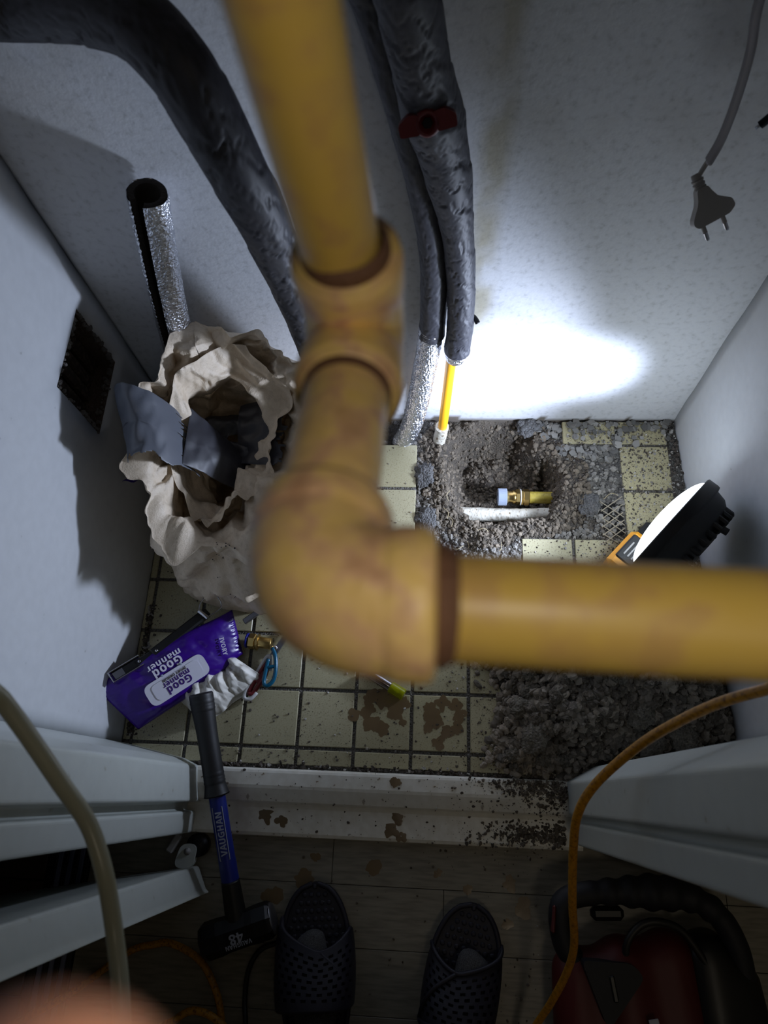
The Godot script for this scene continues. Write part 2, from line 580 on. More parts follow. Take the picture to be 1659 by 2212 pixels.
	m.albedo_texture = ntex(49, 0.09, 4, [[0.0, Color(1, 1, 1)], [0.7, Color(1, 1, 1)], [0.8, Color(1.0, 1.0, 1.0)]])
	mat("iron_black", Color(0.07, 0.07, 0.085), 0.42, 0.3)
	mat("worn_steel", Color(0.5, 0.5, 0.52), 0.4, 0.9)
	mat("print_pale", Color(0.62, 0.64, 0.7), 0.5)
	m = mat("slipper_navy", Color(0.075, 0.07, 0.13), 0.6)
	m = mat("sock_grey", Color(0.42, 0.42, 0.43), 0.95)
	m.vertex_color_use_as_albedo = true
	tri_map(m, 14.0, false)
	m.albedo_texture = ntex(50, 0.12, 3, [[0.0, Color(0.35, 0.35, 0.36)], [0.42, Color(0.6, 0.6, 0.6)], [0.55, Color(1, 1, 1)], [1.0, Color(1, 1, 1)]])
	m = mat("skin", Color(0.93, 0.66, 0.53), 0.5)
	m.subsurf_scatter_enabled = true; m.subsurf_scatter_strength = 0.2
	m = mat("hose_yellow", Color(0.72, 0.50, 0.09), 0.45)
	tri_map(m, 14.0, false)
	m.albedo_texture = ntex(51, 0.04, 4, [[0.0, Color(0.35, 0.3, 0.25)], [0.3, Color(0.75, 0.7, 0.65)], [0.42, Color(1, 1, 1)], [1.0, Color(1, 1, 1)]])
	mat("hose_pale", Color(0.60, 0.60, 0.52), 0.3)
	mat("cable_black", Color(0.05, 0.045, 0.045), 0.5)
	m = mat("drill_red", Color(0.30, 0.035, 0.04), 0.55)
	mat("drill_navy", Color(0.055, 0.058, 0.09), 0.65)
	mat("plug_white", Color(0.58, 0.56, 0.54), 0.45)
	mat("cord_white", Color(0.52, 0.50, 0.51), 0.45)
	mat("lamp_black", Color(0.035, 0.035, 0.038), 0.5)
	mat("lamp_yellow", Color(0.86, 0.58, 0.10), 0.45)
	m = mat("lamp_lens", Color(0.9, 0.92, 0.95), 0.3)
	m.emission_enabled = true; m.emission = Color(0.90, 0.95, 1.0); m.emission_energy_multiplier = LENS_GLOW
	m = mat("lamp_shade", Color(0.9, 0.88, 0.82), 0.4)
	m.emission_enabled = true; m.emission = Color(1.0, 0.94, 0.84); m.emission_energy_multiplier = 0.3
	m = mat("torch_led", Color(0.95, 0.93, 0.85), 0.3)
	m.emission_enabled = true; m.emission = Color(1.0, 0.93, 0.84); m.emission_energy_multiplier = 1.5
	mat("teal", Color(0.02, 0.33, 0.45), 0.25)
	mat("tool_red", Color(0.42, 0.09, 0.11), 0.5)
	mat("tool_white", Color(0.80, 0.80, 0.80), 0.45)
	m = mat("lime_clear", Color(0.80, 0.82, 0.10, 0.35), 0.1)
	m.refraction_enabled = true; m.refraction_scale = 0.04
	mat("lime_solid", Color(0.75, 0.78, 0.12), 0.3)
	mat("ring_blue", Color(0.06, 0.09, 0.5), 0.4)
	mat("brown_handle", Color(0.36, 0.14, 0.09), 0.5)
	m = mat("recess_dark", Color(0.075, 0.065, 0.06), 0.95)
	tri_map(m, 14.0); relief(m, fine, 0.4)
	m = mat("old_plank", Color(0.33, 0.285, 0.25), 0.9)
	tri_map(m, 7.0)
	m.albedo_texture = ntex(52, 0.05, 5, [[0.0, Color(0.5, 0.48, 0.46)], [0.6, Color(0.8, 0.8, 0.8)], [0.74, Color(1, 1, 1)], [0.8, Color(1, 1, 1)], [1.0, Color(1, 1, 1)]])
	m = mat("raw_brick", Color(0.33, 0.28, 0.245), 0.95)
	tri_map(m, 14.0); relief(m, fine, 0.3)
	mat("mesh_wire", Color(0.62, 0.58, 0.5), 0.6)
	mat("strip_pale", Color(0.45, 0.48, 0.6), 0.4)
	mat("strip_dark", Color(0.10, 0.09, 0.10), 0.5)
	m = mat("brown_tile", Color(0.30, 0.24, 0.2), 0.5)
	mat("wood_fibre", Color(0.72, 0.66, 0.52), 0.8)
	mat("dark_cloth", Color(0.10, 0.10, 0.12), 0.95)
	mat("stub_paint", Color(0.62, 0.61, 0.6), 0.5)

const LENS_GLOW := 5.0
const HALL := 0.11

# ---------------------------------------------------------------- the place
const HOLE := [[0.039, -0.498], [0.07, -0.545], [0.12, -0.56], [0.225, -0.56], [0.24, -0.516], [0.272, -0.469], [0.288, -0.43], [0.29, -0.39], [0.283, -0.364], [0.26, -0.335], [0.144, -0.318], [0.09, -0.327], [0.062, -0.375]]
const HEAP := [[0.118, -0.15], [0.112, -0.05], [0.155, -0.003], [0.152, 0.068], [0.135, 0.104], [0.175, 0.132], [0.26, 0.135], [0.40, 0.108], [0.56, 0.066], [0.56, -0.20], [0.40, -0.21], [0.2, -0.19]]
var n_ground: FastNoiseLite
var n_fine: FastNoiseLite

func inside_by(poly: Array, x: float, z: float) -> float:   # distance into the outline, negative outside
	var d := 1e9
	var odd := false
	var p := Vector2(x, z)
	for i in poly.size():
		var a := Vector2(poly[i][0], poly[i][1])
		var q: Array = poly[(i + 1) % poly.size()]
		var b := Vector2(q[0], q[1])
		d = minf(d, p.distance_to(Geometry2D.get_closest_point_to_segment(p, a, b)))
		if (a.y > z) != (b.y > z) and x < (b.x - a.x) * (z - a.y) / (b.y - a.y) + a.x: odd = not odd
	return d if odd else -d

func dug(x: float, z: float) -> bool:      # where the tiles have been broken out
	var i := floori(x / 0.1)
	var j := floori(z / 0.1)
	return (i >= 0 and i <= 3 and (j == -4 or j == -5)) or (i >= -1 and i <= 2 and j == -6) or (i >= 0 and i <= 1 and j == -3)

func ground_y(x: float, z: float) -> float:
	var h := -0.0032 + 0.0012 * n_fine.get_noise_2d(x * 90.0, z * 90.0)
	if dug(x, z):
		h = -0.006 + 0.006 * n_ground.get_noise_2d(x * 40.0, z * 40.0) + 0.003 * n_fine.get_noise_2d(x * 120.0, z * 120.0)
	var s := inside_by(HOLE, x, z)
	var loose := n_ground.get_noise_2d(x * 30.0 + 7.0, z * 30.0)
	s += 0.012 * loose
	if s > -0.05 and dug(x, z):
		var bank := 0.03 if x > 0.25 else 0.05
		h += smoothstep(-0.03, 0.0, s) * 0.004 * loose - 0.1 * smoothstep(0.0, bank, s) + smoothstep(0.0, 0.02, s) * (0.016 * loose + 0.007 * n_fine.get_noise_2d(x * 80.0, z * 80.0))
	# spoil heaped on the right bank and in front of the hole
	var spoil := maxf(0.0, 1.0 - Vector2((x - 0.325) / 0.05, (z + 0.41) / 0.075).length()) + 0.8 * maxf(0.0, 1.0 - Vector2((x - 0.12) / 0.12, (z + 0.27) / 0.06).length())
	return h + 0.018 * smoothstep(0.0, 1.0, spoil) * (1.0 + 0.6 * loose)

func heap_y(x: float, z: float) -> float:
	var s := inside_by(HEAP, x, z) + 0.02 * n_ground.get_noise_2d(x * 25.0, z * 25.0 + 3.0)
	if s <= 0.0: return -0.01
	return (0.052 * smoothstep(0.0, 0.13, s) + 0.012 * minf(1.0, s / 0.02)) * (1.0 + 0.3 * n_ground.get_noise_2d(x * 22.0, z * 22.0)) + 0.004 * n_fine.get_noise_2d(x * 90.0, z * 90.0) - 0.006

func axis_points(from: float, to: float, cuts: Array, step: float) -> Array:
	var out := [from]
	var stops := cuts + [to]
	for c in stops:
		var a: float = out[-1]
		var k := maxi(1, int(ceil((c - a) / step)))
		for i in k: out.append(a + (c - a) * (i + 1) / k)
	return out

func _ready() -> void:
	rng.seed = 7
	n_ground = noise(91, 0.35, 3)
	n_fine = noise(92, 0.4, 3)
	# camera
	var cam := Camera3D.new()
	cam.name = "camera"
	add_child(cam)
	cam.position = Vector3(0.03724, 1.27941, 0.16874)
	cam.rotation_degrees = Vector3(-67.6387, 11.1635, -9.4932)
	var at := CameraAttributesPhysical.new()
	at.frustum_focal_length = 16.4064        # 72.4 degrees upright
	at.frustum_focus_distance = 1.22
	at.exposure_aperture = APERTURE
	at.frustum_near = 0.01
	at.frustum_far = 50.0
	cam.attributes = at
	cam.fov = 72.3652
	cam.near = 0.01
	cam.current = true
	# air
	var env := Environment.new()
	env.background_mode = Environment.BG_COLOR
	env.background_color = Color(0, 0, 0)
	env.tonemap_mode = Environment.TONE_MAPPER_LINEAR
	env.tonemap_exposure = EXPOSURE
	env.sdfgi_enabled = true; env.ssao_enabled = true; env.ssil_enabled = true
	var we := WorldEnvironment.new()
	we.name = "air"; we.environment = env
	add_child(we)
	materials()
	shell()
	floors()
	soil()
	gas_pipe()
	taped_pipes()
	left_pipe()
	pipe_sleeves_in_hole()
	work_light()
	sack()
	left_clutter()
	hammer()
	person()
	phone()
	hoses()
	drill()
	wall_things()

const EXPOSURE := 1.22
const APERTURE := 4.7

func shell() -> void:
	# back wall: painted down to the floor, bare cement below, a yellow damp streak beside the pipes
	var streak := noise(61, 1.0, 4)
	var xs := axis_points(-0.52, 0.56, [], 0.008)
	var ys := axis_points(-0.2, 2.2, [0.02, 1.0], 0.012)
	var b := sheet(func(u, v): return Vector3(xs[roundi(u * (xs.size() - 1))], ys[roundi(v * (ys.size() - 1))], -0.557), xs.size() - 1, ys.size() - 1, 0.1)
	for i in b.v.size():
		var p := b.v[i]
		var n := streak.get_noise_2d(p.x * 12.0, p.y * 6.0)
		var k := smoothstep(0.03, 0.004, absf(p.x - 0.102 - 0.008 * streak.get_noise_2d(p.y * 5.0, 3.0))) * smoothstep(-0.35, 0.5, n + 0.25) * smoothstep(0.1, 0.2, p.y)
		var c := Color(1, 1, 1).lerp(Color(0.60, 0.53, 0.34), 0.85 * k)
		var wide := smoothstep(0.1, 0.5, streak.get_noise_2d(p.x * 5.0 + 9.0, p.y * 3.0)) * smoothstep(0.5, 0.8, p.y)
		c = c.lerp(Color(0.74, 0.70, 0.62), 0.4 * wide)
		if p.y < 0.004 + 0.012 * streak.get_noise_2d(p.x * 30.0, 1.0) + 0.014 * smoothstep(0.10, 0.05, p.x) * smoothstep(0.02, 0.05, p.x):
			c = Color(0.24, 0.20, 0.155) * (0.9 + 0.4 * n)
		c.a = 1.0
		b.c[i] = c
	struct("wall_back", b.facing(Vector3(0, 0, 1)), M.wall_paint, true)
	# left wall with a square opening low at the back
	var zs := axis_points(-0.557, 0.105, [-0.503, -0.362], 0.03)
	var yl := axis_points(-0.12, 2.2, [0.288, 0.434], 0.03)
	var wav := noise(62, 1.0, 2)
	b = sheet(func(u, v):
		var z: float = zs[roundi(u * (zs.size() - 1))]
		var y: float = yl[roundi(v * (yl.size() - 1))]
		return Vector3(-0.517 + 0.002 * wav.get_noise_2d(z * 6.0, y * 6.0), y, z), zs.size() - 1, yl.size() - 1, -0.06,
		func(i, j): return not (zs[i] > -0.504 and zs[i + 1] < -0.361 and yl[j] > 0.287 and yl[j + 1] < 0.435))
	var left := struct("wall_left", b.facing(Vector3(1, 0, 0)), M.smooth_paint, true)
	put("vent_back", bbox(Vector3(0.02, 0.2, 0.2), 0.002, Transform3D(Basis(), Vector3(-0.607, 0.361, -0.4325))), M.raw_brick, left, false)
	for q in [[0.008, 0.146, 0.361, -0.504], [0.008, 0.146, 0.361, -0.361]]:
		put("vent_reveal", bbox(Vector3(0.08, q[1], q[0]), 0.001, Transform3D(Basis(), Vector3(-0.5585, q[2], q[3]))), M.raw_brick, left, false)
	for y in [0.2865, 0.4355]:
		put("vent_reveal", bbox(Vector3(0.08, 0.008, 0.15), 0.001, Transform3D(Basis(), Vector3(-0.5585, y, -0.4325))), M.raw_brick, left, false)
	for k in 5:
		put("slat", bbox(Vector3(0.012, 0.145, 0.021), 0.003, Transform3D(Basis(Vector3.UP, 0.15 * (k % 3 - 1)), Vector3(-0.552 - 0.004 * (k % 2), 0.361, -0.486 + 0.0268 * k))), M.old_plank, left, false)
	var xs2 := []
	var cols := []
	for k in 160:
		var e := rng.randf()
		var p := Vector3(-0.516, 0, 0)
		match k % 4:
			0: p += Vector3(0, lerpf(0.292, 0.428, e), -0.499)
			1: p += Vector3(0, lerpf(0.292, 0.428, e), -0.366)
			2: p += Vector3(0, 0.428, lerpf(-0.499, -0.366, e))
			3: p += Vector3(-rng.randf() * 0.01, 0.293, lerpf(-0.499, -0.366, e))
		xs2.append(Transform3D(rand_basis(rng.randf_range(0.001, 0.004)), p + Vector3(-0.002, rng.randf_range(-0.004, 0.004), rng.randf_range(-0.004, 0.004))))
		cols.append(Color(0.12, 0.11, 0.10))
	multi("ragged_edge", rock(5).mesh(false), M.soil, xs2, cols, left)
	# right wall, a little out of square
	b = sheet(func(u, v):
		var z := lerpf(-0.56, 0.08, u)
		return Vector3(lerpf(0.515, 0.55, (z + 0.557) / 0.627) + 0.002 * wav.get_noise_2d(z * 5.0, v * 12.0), lerpf(-0.12, 2.2, v), z), 24, 60, 0.1)
	struct("wall_right", b.facing(Vector3(-1, 0, 0)), M.smooth_paint, true)
	struct("ceiling", bbox(Vector3(2.7, 0.1, 2.5), 0.005, Transform3D(Basis(), Vector3(0.05, 2.25, 0.6))), M.ceiling_grey)
	# door frame
	var r := func(a: Array) -> Array: return rounded(a.map(func(p): return Vector2(p[0], p[1])), 0.005)
	struct("trim_1", prism(r.call([[-0.56, 0.098], [-0.512, 0.1025], [-0.396, 0.125], [-0.368, 0.137], [-0.363, 0.194], [-0.388, 0.196], [-0.388, 0.2085], [-0.372, 0.2095], [-0.3745, 0.2445], [-1.1, 0.2445], [-1.1, 0.12], [-0.58, 0.12]]), -0.05, 2.2), M.door_enamel)
	struct("trim_2", prism(r.call([[0.56, 0.065], [0.311, 0.111], [0.262, 0.138], [0.2654, 0.188], [0.284, 0.19], [0.284, 0.199], [0.2715, 0.2], [0.274, 0.2335], [1.2, 0.2335], [1.2, 0.09], [0.66, 0.065]]), -0.05, 2.2), M.door_enamel)
	struct("trim_3", bbox(Vector3(0.72, 0.2, 0.14), 0.004, Transform3D(Basis(), Vector3(-0.05, 2.1, 0.17))), M.door_enamel)
	# sill: raised lip, bevel, groove, lower step
	var prof := [[0.128, -0.07], [0.136, 0.004], [0.139, 0.0095], [0.143, 0.0105], [0.163, 0.0095], [0.168, 0.008], [0.1885, -0.004], [0.1915, -0.008], [0.192, -0.02], [0.199, -0.024], [0.238, -0.026], [0.243, -0.029], [0.2445, -0.036], [0.2445, -0.07]]
	var sill := prism(prof.map(func(p): return Vector2(p[0], -p[1])), -0.39, 0.29, Transform3D(Basis(Vector3(0, 0, 1), Vector3(1, 0, 0), Vector3(0, -1, 0)), Vector3.ZERO))
	struct("trim_4", sill, M.sill_enamel)
	# door leaf swung right round, its edge towards the opening
	var leaf := struct("door_1", prism(r.call([[-0.361, 0.296], [-0.343, 0.331], [-0.336, 0.336], [-1.04, 0.46], [-1.05, 0.42]]), -0.043, 2.0), M.door_enamel)
	put("hinge_plate", prism(rounded([Vector2(-0.40, 0.30), Vector2(-0.391, 0.262), Vector2(-0.362, 0.262), Vector2(-0.366, 0.30)], 0.014, 6), -0.04, -0.026), M.door_enamel, leaf, false)
	put("hinge_pin", lathe([Vector2(0, 0), Vector2(0.006, 0), Vector2(0.006, 0.014), Vector2(0, 0.017)], Vector3(-0.378, -0.038, 0.274), Vector3.UP, 12), M.stub_paint, leaf)
	put("hinge_cup", tube([Vector3(-0.364, -0.048, 0.264), Vector3(-0.364, -0.03, 0.264)], 0.019, 20), M.dark_metal, leaf)
	put("hinge_arm", bbox(Vector3(0.012, 0.014, 0.034), 0.002, Transform3D(Basis(Vector3.UP, -0.5), Vector3(-0.405, -0.035, 0.262))), M.stub_paint, leaf, false)
	# dim round lamp on the hall ceiling
	var lamp := thing("ceiling_lamp", "dim round white lamp on the hall ceiling outside the closet", "lamp", Vector3(0.55, 2.15, 0.95))
	put("lamp_base", lathe([Vector2(0, 0), Vector2(0.2, 0), Vector2(0.2, 0.02), Vector2(0, 0.02)], Vector3(0.55, 2.18, 0.95), Vector3.UP, 40), M.stub_paint, lamp)
	put("lamp_shade", lathe([Vector2(0, 0), Vector2(0.12, 0.004), Vector2(0.17, 0.014), Vector2(0.185, 0.03), Vector2(0, 0.03)], Vector3(0.55, 2.15, 0.95), Vector3.UP, 40), M.lamp_shade, lamp)
	var al := AreaLight3D.new()
	al.name = "hall_light"
	al.light_color = Color(1.0, 0.94, 0.84); al.light_energy = HALL
	al.area_size = Vector2(0.3, 0.3); al.area_range = 6.0; al.shadow_enabled = true
	add_child(al, true)
	al.look_at_from_position(Vector3(0.55, 2.145, 0.95), Vector3(0.55, 0.0, 0.95), Vector3.BACK)
	# the hall outside the door
	struct("wall_hall_left", bbox(Vector3(0.1, 2.4, 1.7), 0.004, Transform3D(Basis(), Vector3(-1.15, 1.1, 0.95))), M.hall_wall)
	struct("wall_hall_right", bbox(Vector3(0.1, 2.4, 1.7), 0.004, Transform3D(Basis(), Vector3(1.25, 1.1, 0.95))), M.hall_wall)
	struct("wall_hall_back", bbox(Vector3(2.5, 2.4, 0.1), 0.004, Transform3D(Basis(), Vector3(0.05, 1.1, 1.8))), M.hall_wall)

func floors() -> void:
	# tiled closet floor: mortar bed with the dug hole, tiles as pieces on it
	var nx := 250
	var nz := 165
	var b := sheet(func(u, v):
		var x := lerpf(-0.525, 0.56, u)
		var z := lerpf(-0.565, 0.14, v)
		return Vector3(x, ground_y(x, z), z), nx, nz)
	for i in b.v.size():
		var p := b.v[i]
		var n := n_fine.get_noise_2d(p.x * 60.0, p.z * 60.0)
		var c := Color(0.2, 0.19, 0.17)
		if dug(p.x, p.z):
			c = Color(0.20, 0.185, 0.165).lerp(Color(0.12, 0.11, 0.105), clampf(0.5 + 1.2 * n, 0, 1))
			var s := inside_by(HOLE, p.x, p.z) + 0.035 * n_ground.get_noise_2d(p.x * 25.0, p.z * 25.0)
			var k := smoothstep(-0.06, -0.01, s)
			if p.z > -0.34 or (p.x < 0.1 and p.z > -0.44): k = maxf(k, 0.8)
			c = c.lerp(Color(0.165, 0.135, 0.102).lerp(Color(0.095, 0.08, 0.063), clampf(0.5 + n, 0, 1)), k)
		c.a = 1.0
		b.c[i] = c
	var fl := struct("floor", b.facing(Vector3.UP), M.ground, true)
	var full := bbox(Vector3(0.0938, 0.009, 0.0938), 0.0012)
	var shared := full.mesh(false)
	for i in range(-6, 6):
		for j in range(-6, 2):
			var x0 := maxf(i * 0.1 + 0.0031, -0.515)
			var x1 := minf(i * 0.1 + 0.0969, 0.511)
			var z0 := maxf(j * 0.1 + 0.0031, -0.553)
			var z1 := minf(j * 0.1 + 0.0969, 0.1285)
			if x1 - x0 < 0.008 or z1 - z0 < 0.012 or dug((i + 0.5) * 0.1, (j + 0.5) * 0.1): continue
			if i == 3 and j == -6: x0 = 0.2925
			var up := Transform3D(Basis(Vector3(rng.randf_range(-1, 1), 0, rng.randf_range(-1, 1)).normalized(), rng.randf() * 0.006), Vector3((x0 + x1) / 2.0, -0.0045 + rng.randf_range(-0.0004, 0.0002), (z0 + z1) / 2.0))
			var o := MeshInstance3D.new()
			o.name = numbered(fl, "tile")
			o.mesh = shared if x1 - x0 > 0.0935 and z1 - z0 > 0.0935 else bbox(Vector3(x1 - x0, 0.009, z1 - z0), 0.0012).mesh(false)
			o.material_override = M.dirty_tile if (i >= 3 and j <= -4) else M["tile_%d" % posmod(i * 2 + j * 5, 3)]
			fl.add_child(o, true)
			o.transform = Transform3D(Basis(), -base_of[fl]) * up
	# hall floor: vinyl planks running across, then brown tiles past a striped metal edging
	var sub := struct("floor_001", bbox(Vector3(2.5, 0.1, 1.7), 0.003, Transform3D(Basis(), Vector3(0.05, -0.105, 1.0))), M.strip_dark)
	for k in 9:
		var z := 0.268 + 0.092 * k
		for q in 3:
			var xa: float = [-0.555, -0.13 + 0.19 * (k % 3), 0.52][q]
			var xb: float = [-0.13 + 0.19 * (k % 3), 0.52, 1.2][q]
			put("plank", bbox(Vector3(xb - xa - 0.0008, 0.005, 0.0912), 0.0006, Transform3D(Basis(), Vector3((xa + xb) / 2.0, -0.0525 + rng.randf_range(-0.0002, 0.0002), z))), M.vinyl_plank, sub, false)
	for k in 7:
		put("edging_strip", bbox(Vector3(0.0085, 0.008, 1.2), 0.001, Transform3D(Basis(), Vector3(-0.562 - 0.0095 * k, -0.051, 0.85))), [M.strip_dark, M.strip_pale][k % 2], sub, false)
	for i in 5:
		for j in 10:
			put("brown_tile", bbox(Vector3(0.082, 0.006, 0.082), 0.001, Transform3D(Basis(), Vector3(-0.675 - 0.085 * i, -0.052, 0.29 + 0.085 * j))), M.brown_tile, sub, false)

func soil() -> void:
	# the heap of dug-out soil
	var b := sheet(func(u, v):
		var x := lerpf(0.09, 0.56, u)
		var z := lerpf(-0.23, 0.15, v)
		return Vector3(x, heap_y(x, z), z), 120, 100, 0.0, func(i, j):
			var x := lerpf(0.09, 0.56, (i + 0.5) / 120.0)
			var z := lerpf(-0.23, 0.15, (j + 0.5) / 100.0)
			return heap_y(x, z) > -0.009)
	for i in b.v.size():
		var n := n_fine.get_noise_2d(b.v[i].x * 70.0, b.v[i].z * 70.0)
		b.c[i] = Color(0.15, 0.13, 0.105).lerp(Color(0.08, 0.068, 0.056), clampf(0.5 + n, 0, 1))
	var pile := put("soil_pile", b.facing(Vector3.UP), M.ground)
	pile.set_meta("kind", "stuff")
	tag(pile, "heap of dark crumbly soil on the tiles in front of the right wall", "soil")
	var rocks := []
	for k in 6: rocks.append(rock(100 + k, Vector3(1.0, 0.8, 1.0), 0.5, 1).mesh(false))
	# clods too many to count, on the heap
	for k in 3:
		var xs := []
		var cols := []
		var tries := 0
		while xs.size() < 2200 and tries < 20000:
			tries += 1
			var x := rng.randf_range(0.1, 0.55)
			var z := rng.randf_range(-0.22, 0.145)
			var h := heap_y(x, z)
			if h < -0.008 and rng.randf() > 0.03: continue
			if h < -0.008 and (x < 0.11 or z > 0.125 or z < -0.19): continue
			var s := 0.0018 + 0.0075 * pow(rng.randf(), 2.2)
			if x > lerpf(0.515, 0.55, (z + 0.557) / 0.627) - s - 0.002: continue
			if x > 0.3 and z > 0.108 - (x - 0.31) * 0.19 - s: continue
			xs.append(Transform3D(rand_basis(s), Vector3(x, maxf(h, 0.0) + s * 0.25, z)))
			cols.append(Color(0.31, 0.27, 0.22) * rng.randf_range(0.35, 1.2))
		multi("clods", rocks[k], M.soil, xs, cols, pile)
	# stones and clods that can be picked out one by one
	var named := [[0.209, 0.071, 0.021, "largest pale stone standing on the left side of the soil heap"], [0.186, 0.022, 0.017, "dark rough stone above the largest pale stone on the soil heap"],
		[0.384, 0.028, 0.020, "broad brown clod under the yellow hose on the soil heap"], [0.405, 0.066, 0.023, "long brown clod near the right door frame on the soil heap"],
		[0.455, 0.062, 0.022, "brown clod at the foot of the right door frame on the soil heap"], [0.345, -0.055, 0.027, "big dark lump high on the soil heap by the yellow gas pipe"],
		[0.174, 0.098, 0.012, "small grey stone at the lower left edge of the soil heap"], [0.225, 0.103, 0.013, "rounded grey stone next to the sill on the soil heap"],
		[0.26, 0.105, 0.011, "dark pebble next to the sill on the soil heap"], [0.205, -0.035, 0.013, "grey pebble on the upper left part of the soil heap"],
		[0.245, -0.055, 0.012, "brown pebble on the upper middle part of the soil heap"], [0.20, -0.005, 0.012, "pale pebble left of the middle of the soil heap"]]
	for q in named:
		var bb := rock(int(q[0] * 9000.0), Vector3(1.0, 0.72, 1.35 if q[2] > 0.019 else 1.0), 0.42, 3)
		bb.turned(Transform3D(Basis(Vector3.UP, rng.randf_range(-0.5, 0.5)).scaled(Vector3.ONE * q[2]), Vector3(q[0], heap_y(q[0], q[1]) + q[2] * 0.5, q[1])))
		for i in bb.c.size(): bb.c[i] = Color(0.29, 0.26, 0.21) * (0.9 + 0.3 * n_fine.get_noise_3dv(bb.v[i] * 300.0))
		var st := put("soil_stone", bb, M.ground, null, true)
		tag(st, q[3], "stone", "stones on the soil heap")
	var src := rock(77, Vector3(1.0, 0.75, 1.1), 0.5, 2)
	for i in src.c.size(): src.c[i] = Color(0.25, 0.215, 0.17)
	var clod_mesh := src.mesh(true)
	var made := 0
	while made < 60:
		var x := rng.randf_range(0.17, 0.52)
		var z := rng.randf_range(-0.1, 0.1)
		var h := heap_y(x, z)
		var s := rng.randf_range(0.006, 0.012)
		if h < 0.012 or (x > 0.28 and z > 0.09 - (x - 0.3) * 0.19): continue
		var o := MeshInstance3D.new()
		o.mesh = clod_mesh; o.material_override = M.ground
		o.name = numbered(self, "clod"); add_child(o, true)
		o.transform = Transform3D(rand_basis(s), Vector3(x, h + s * 0.6, z))
		tag(o, "small dark clod of earth lying loose on the soil heap", "clod", "small clods on the soil heap")
		made += 1
	# crumbs of earth in and round the hole and scattered over tiles, sill and hall floor
	var xs := []
	var cols := []
	while xs.size() < 9000:
		var x := rng.randf_range(-0.03, 0.42)
		var z := rng.randf_range(-0.55, -0.2)
		if not dug(x, z): continue
		var s := 0.0008 + 0.0052 * pow(rng.randf(), 4.0)
		var soily := inside_by(HOLE, x, z) + 0.03 * n_ground.get_noise_2d(x * 25.0, z * 25.0) > -0.04
		xs.append(Transform3D(rand_basis(s), Vector3(x, ground_y(x, z) + s * 0.2, z)))
		cols.append((Color(0.165, 0.135, 0.10) if soily else Color(0.24, 0.225, 0.2)) * rng.randf_range(0.45, 1.2))
	multi("soil_crumbs", rocks[3], M.soil, xs, cols)
	xs = []; cols = []
	while xs.size() < 8500:
		var x := rng.randf_range(-0.51, 0.5)
		var z := rng.randf_range(-0.55, 0.6)
		var near := 1.2 * exp(-maxf(0.0, Vector2((x - 0.42) * 1.2, z + 0.42).length() - 0.14) / 0.06) + 0.9 * exp(-maxf(0.0, -inside_by(HEAP, x, z)) / 0.03) + 0.05 + 0.16 * smoothstep(0.06, 0.12, z) * smoothstep(0.14, 0.12, z) + 0.25 * smoothstep(0.0, 0.28, x) * smoothstep(0.13, 0.15, z)
		if rng.randf() > near * 0.8: continue
		if z < 0.14 and dug(x, z): continue
		if heap_y(x, z) > 0.0 and z < 0.13: continue
		if z > 0.1 and (x < -0.34 or x > 0.24): continue
		if z > 0.26 and rng.randf() < 0.75: continue
		var y := 0.0
		if z > 0.2445: y = -0.0495
		elif z > 0.193: y = -0.025
		elif z > 0.165: y = lerpf(0.0085, -0.005, (z - 0.165) / 0.027)
		elif z > 0.137: y = 0.01
		elif z > 0.1285: y = -0.003
		var s := 0.0005 + 0.0019 * pow(rng.randf(), 5.0)
		xs.append(Transform3D(rand_basis(s), Vector3(x, y + s * 0.3, z)))
		var pale := rng.randf() < (0.35 if z < 0.0 else 0.12)
		cols.append((Color(0.38, 0.36, 0.33) if pale else Color(0.10, 0.083, 0.066)) * rng.randf_range(0.5, 1.5))
	multi("scattered_crumbs", rocks[4], M.soil, xs, cols)
	# earth spilt over the right end of the sill
	xs = []; cols = []
	for k in 2600:
		var q: Array = [[0.215, 0.148, 0.03, 0.014], [0.20, 0.22, 0.022, 0.008], [0.25, 0.222, 0.014, 0.010], [0.175, 0.142, 0.03, 0.008], [0.245, 0.16, 0.016, 0.018], [0.15, 0.235, 0.04, 0.02]][[0, 0, 0, 1, 1, 2, 2, 3, 4, 4, 5][k % 11]]
		var x: float = q[0] + rng.randfn(0.0, q[2])
		var z: float = q[1] + rng.randfn(0.0, q[3])
		if x > 0.262 or z < 0.138 or z > 0.242: continue
		var y := 0.0105 if z < 0.165 else lerpf(0.0085, -0.005, (z - 0.165) / 0.027) if z < 0.193 else -0.025
		var s := 0.0006 + 0.003 * pow(rng.randf(), 4.0)
		xs.append(Transform3D(rand_basis(s), Vector3(x, y + s * 0.3, z)))
		cols.append(Color(0.12, 0.10, 0.078) * rng.randf_range(0.4, 1.5))
	multi("spilt_soil", rocks[2], M.soil, xs, cols)
	# dirt swept into the corners along the walls and the sill
	xs = []; cols = []
	for k in 1500:
		var p := Vector3.ZERO
		match k % 3:
			0: p = Vector3(0.513 - absf(rng.randfn(0.0, 0.012)), 0.0, rng.randf_range(-0.55, -0.1))
			1: p = Vector3(rng.randf_range(-0.38, 0.25), -0.002, 0.131 + rng.randfn(0.0, 0.003))
			2: p = Vector3(-0.508 + absf(rng.randfn(0.0, 0.008)), 0.0, rng.randf_range(-0.15, 0.1))
		if k % 3 == 0: p.x += (p.z + 0.557) * 0.055
		if p.x < -0.4 and p.z > 0.09: continue
		var s := 0.001 + 0.003 * pow(rng.randf(), 3.0)
		xs.append(Transform3D(rand_basis(s), p + Vector3(0, s * 0.3, 0)))
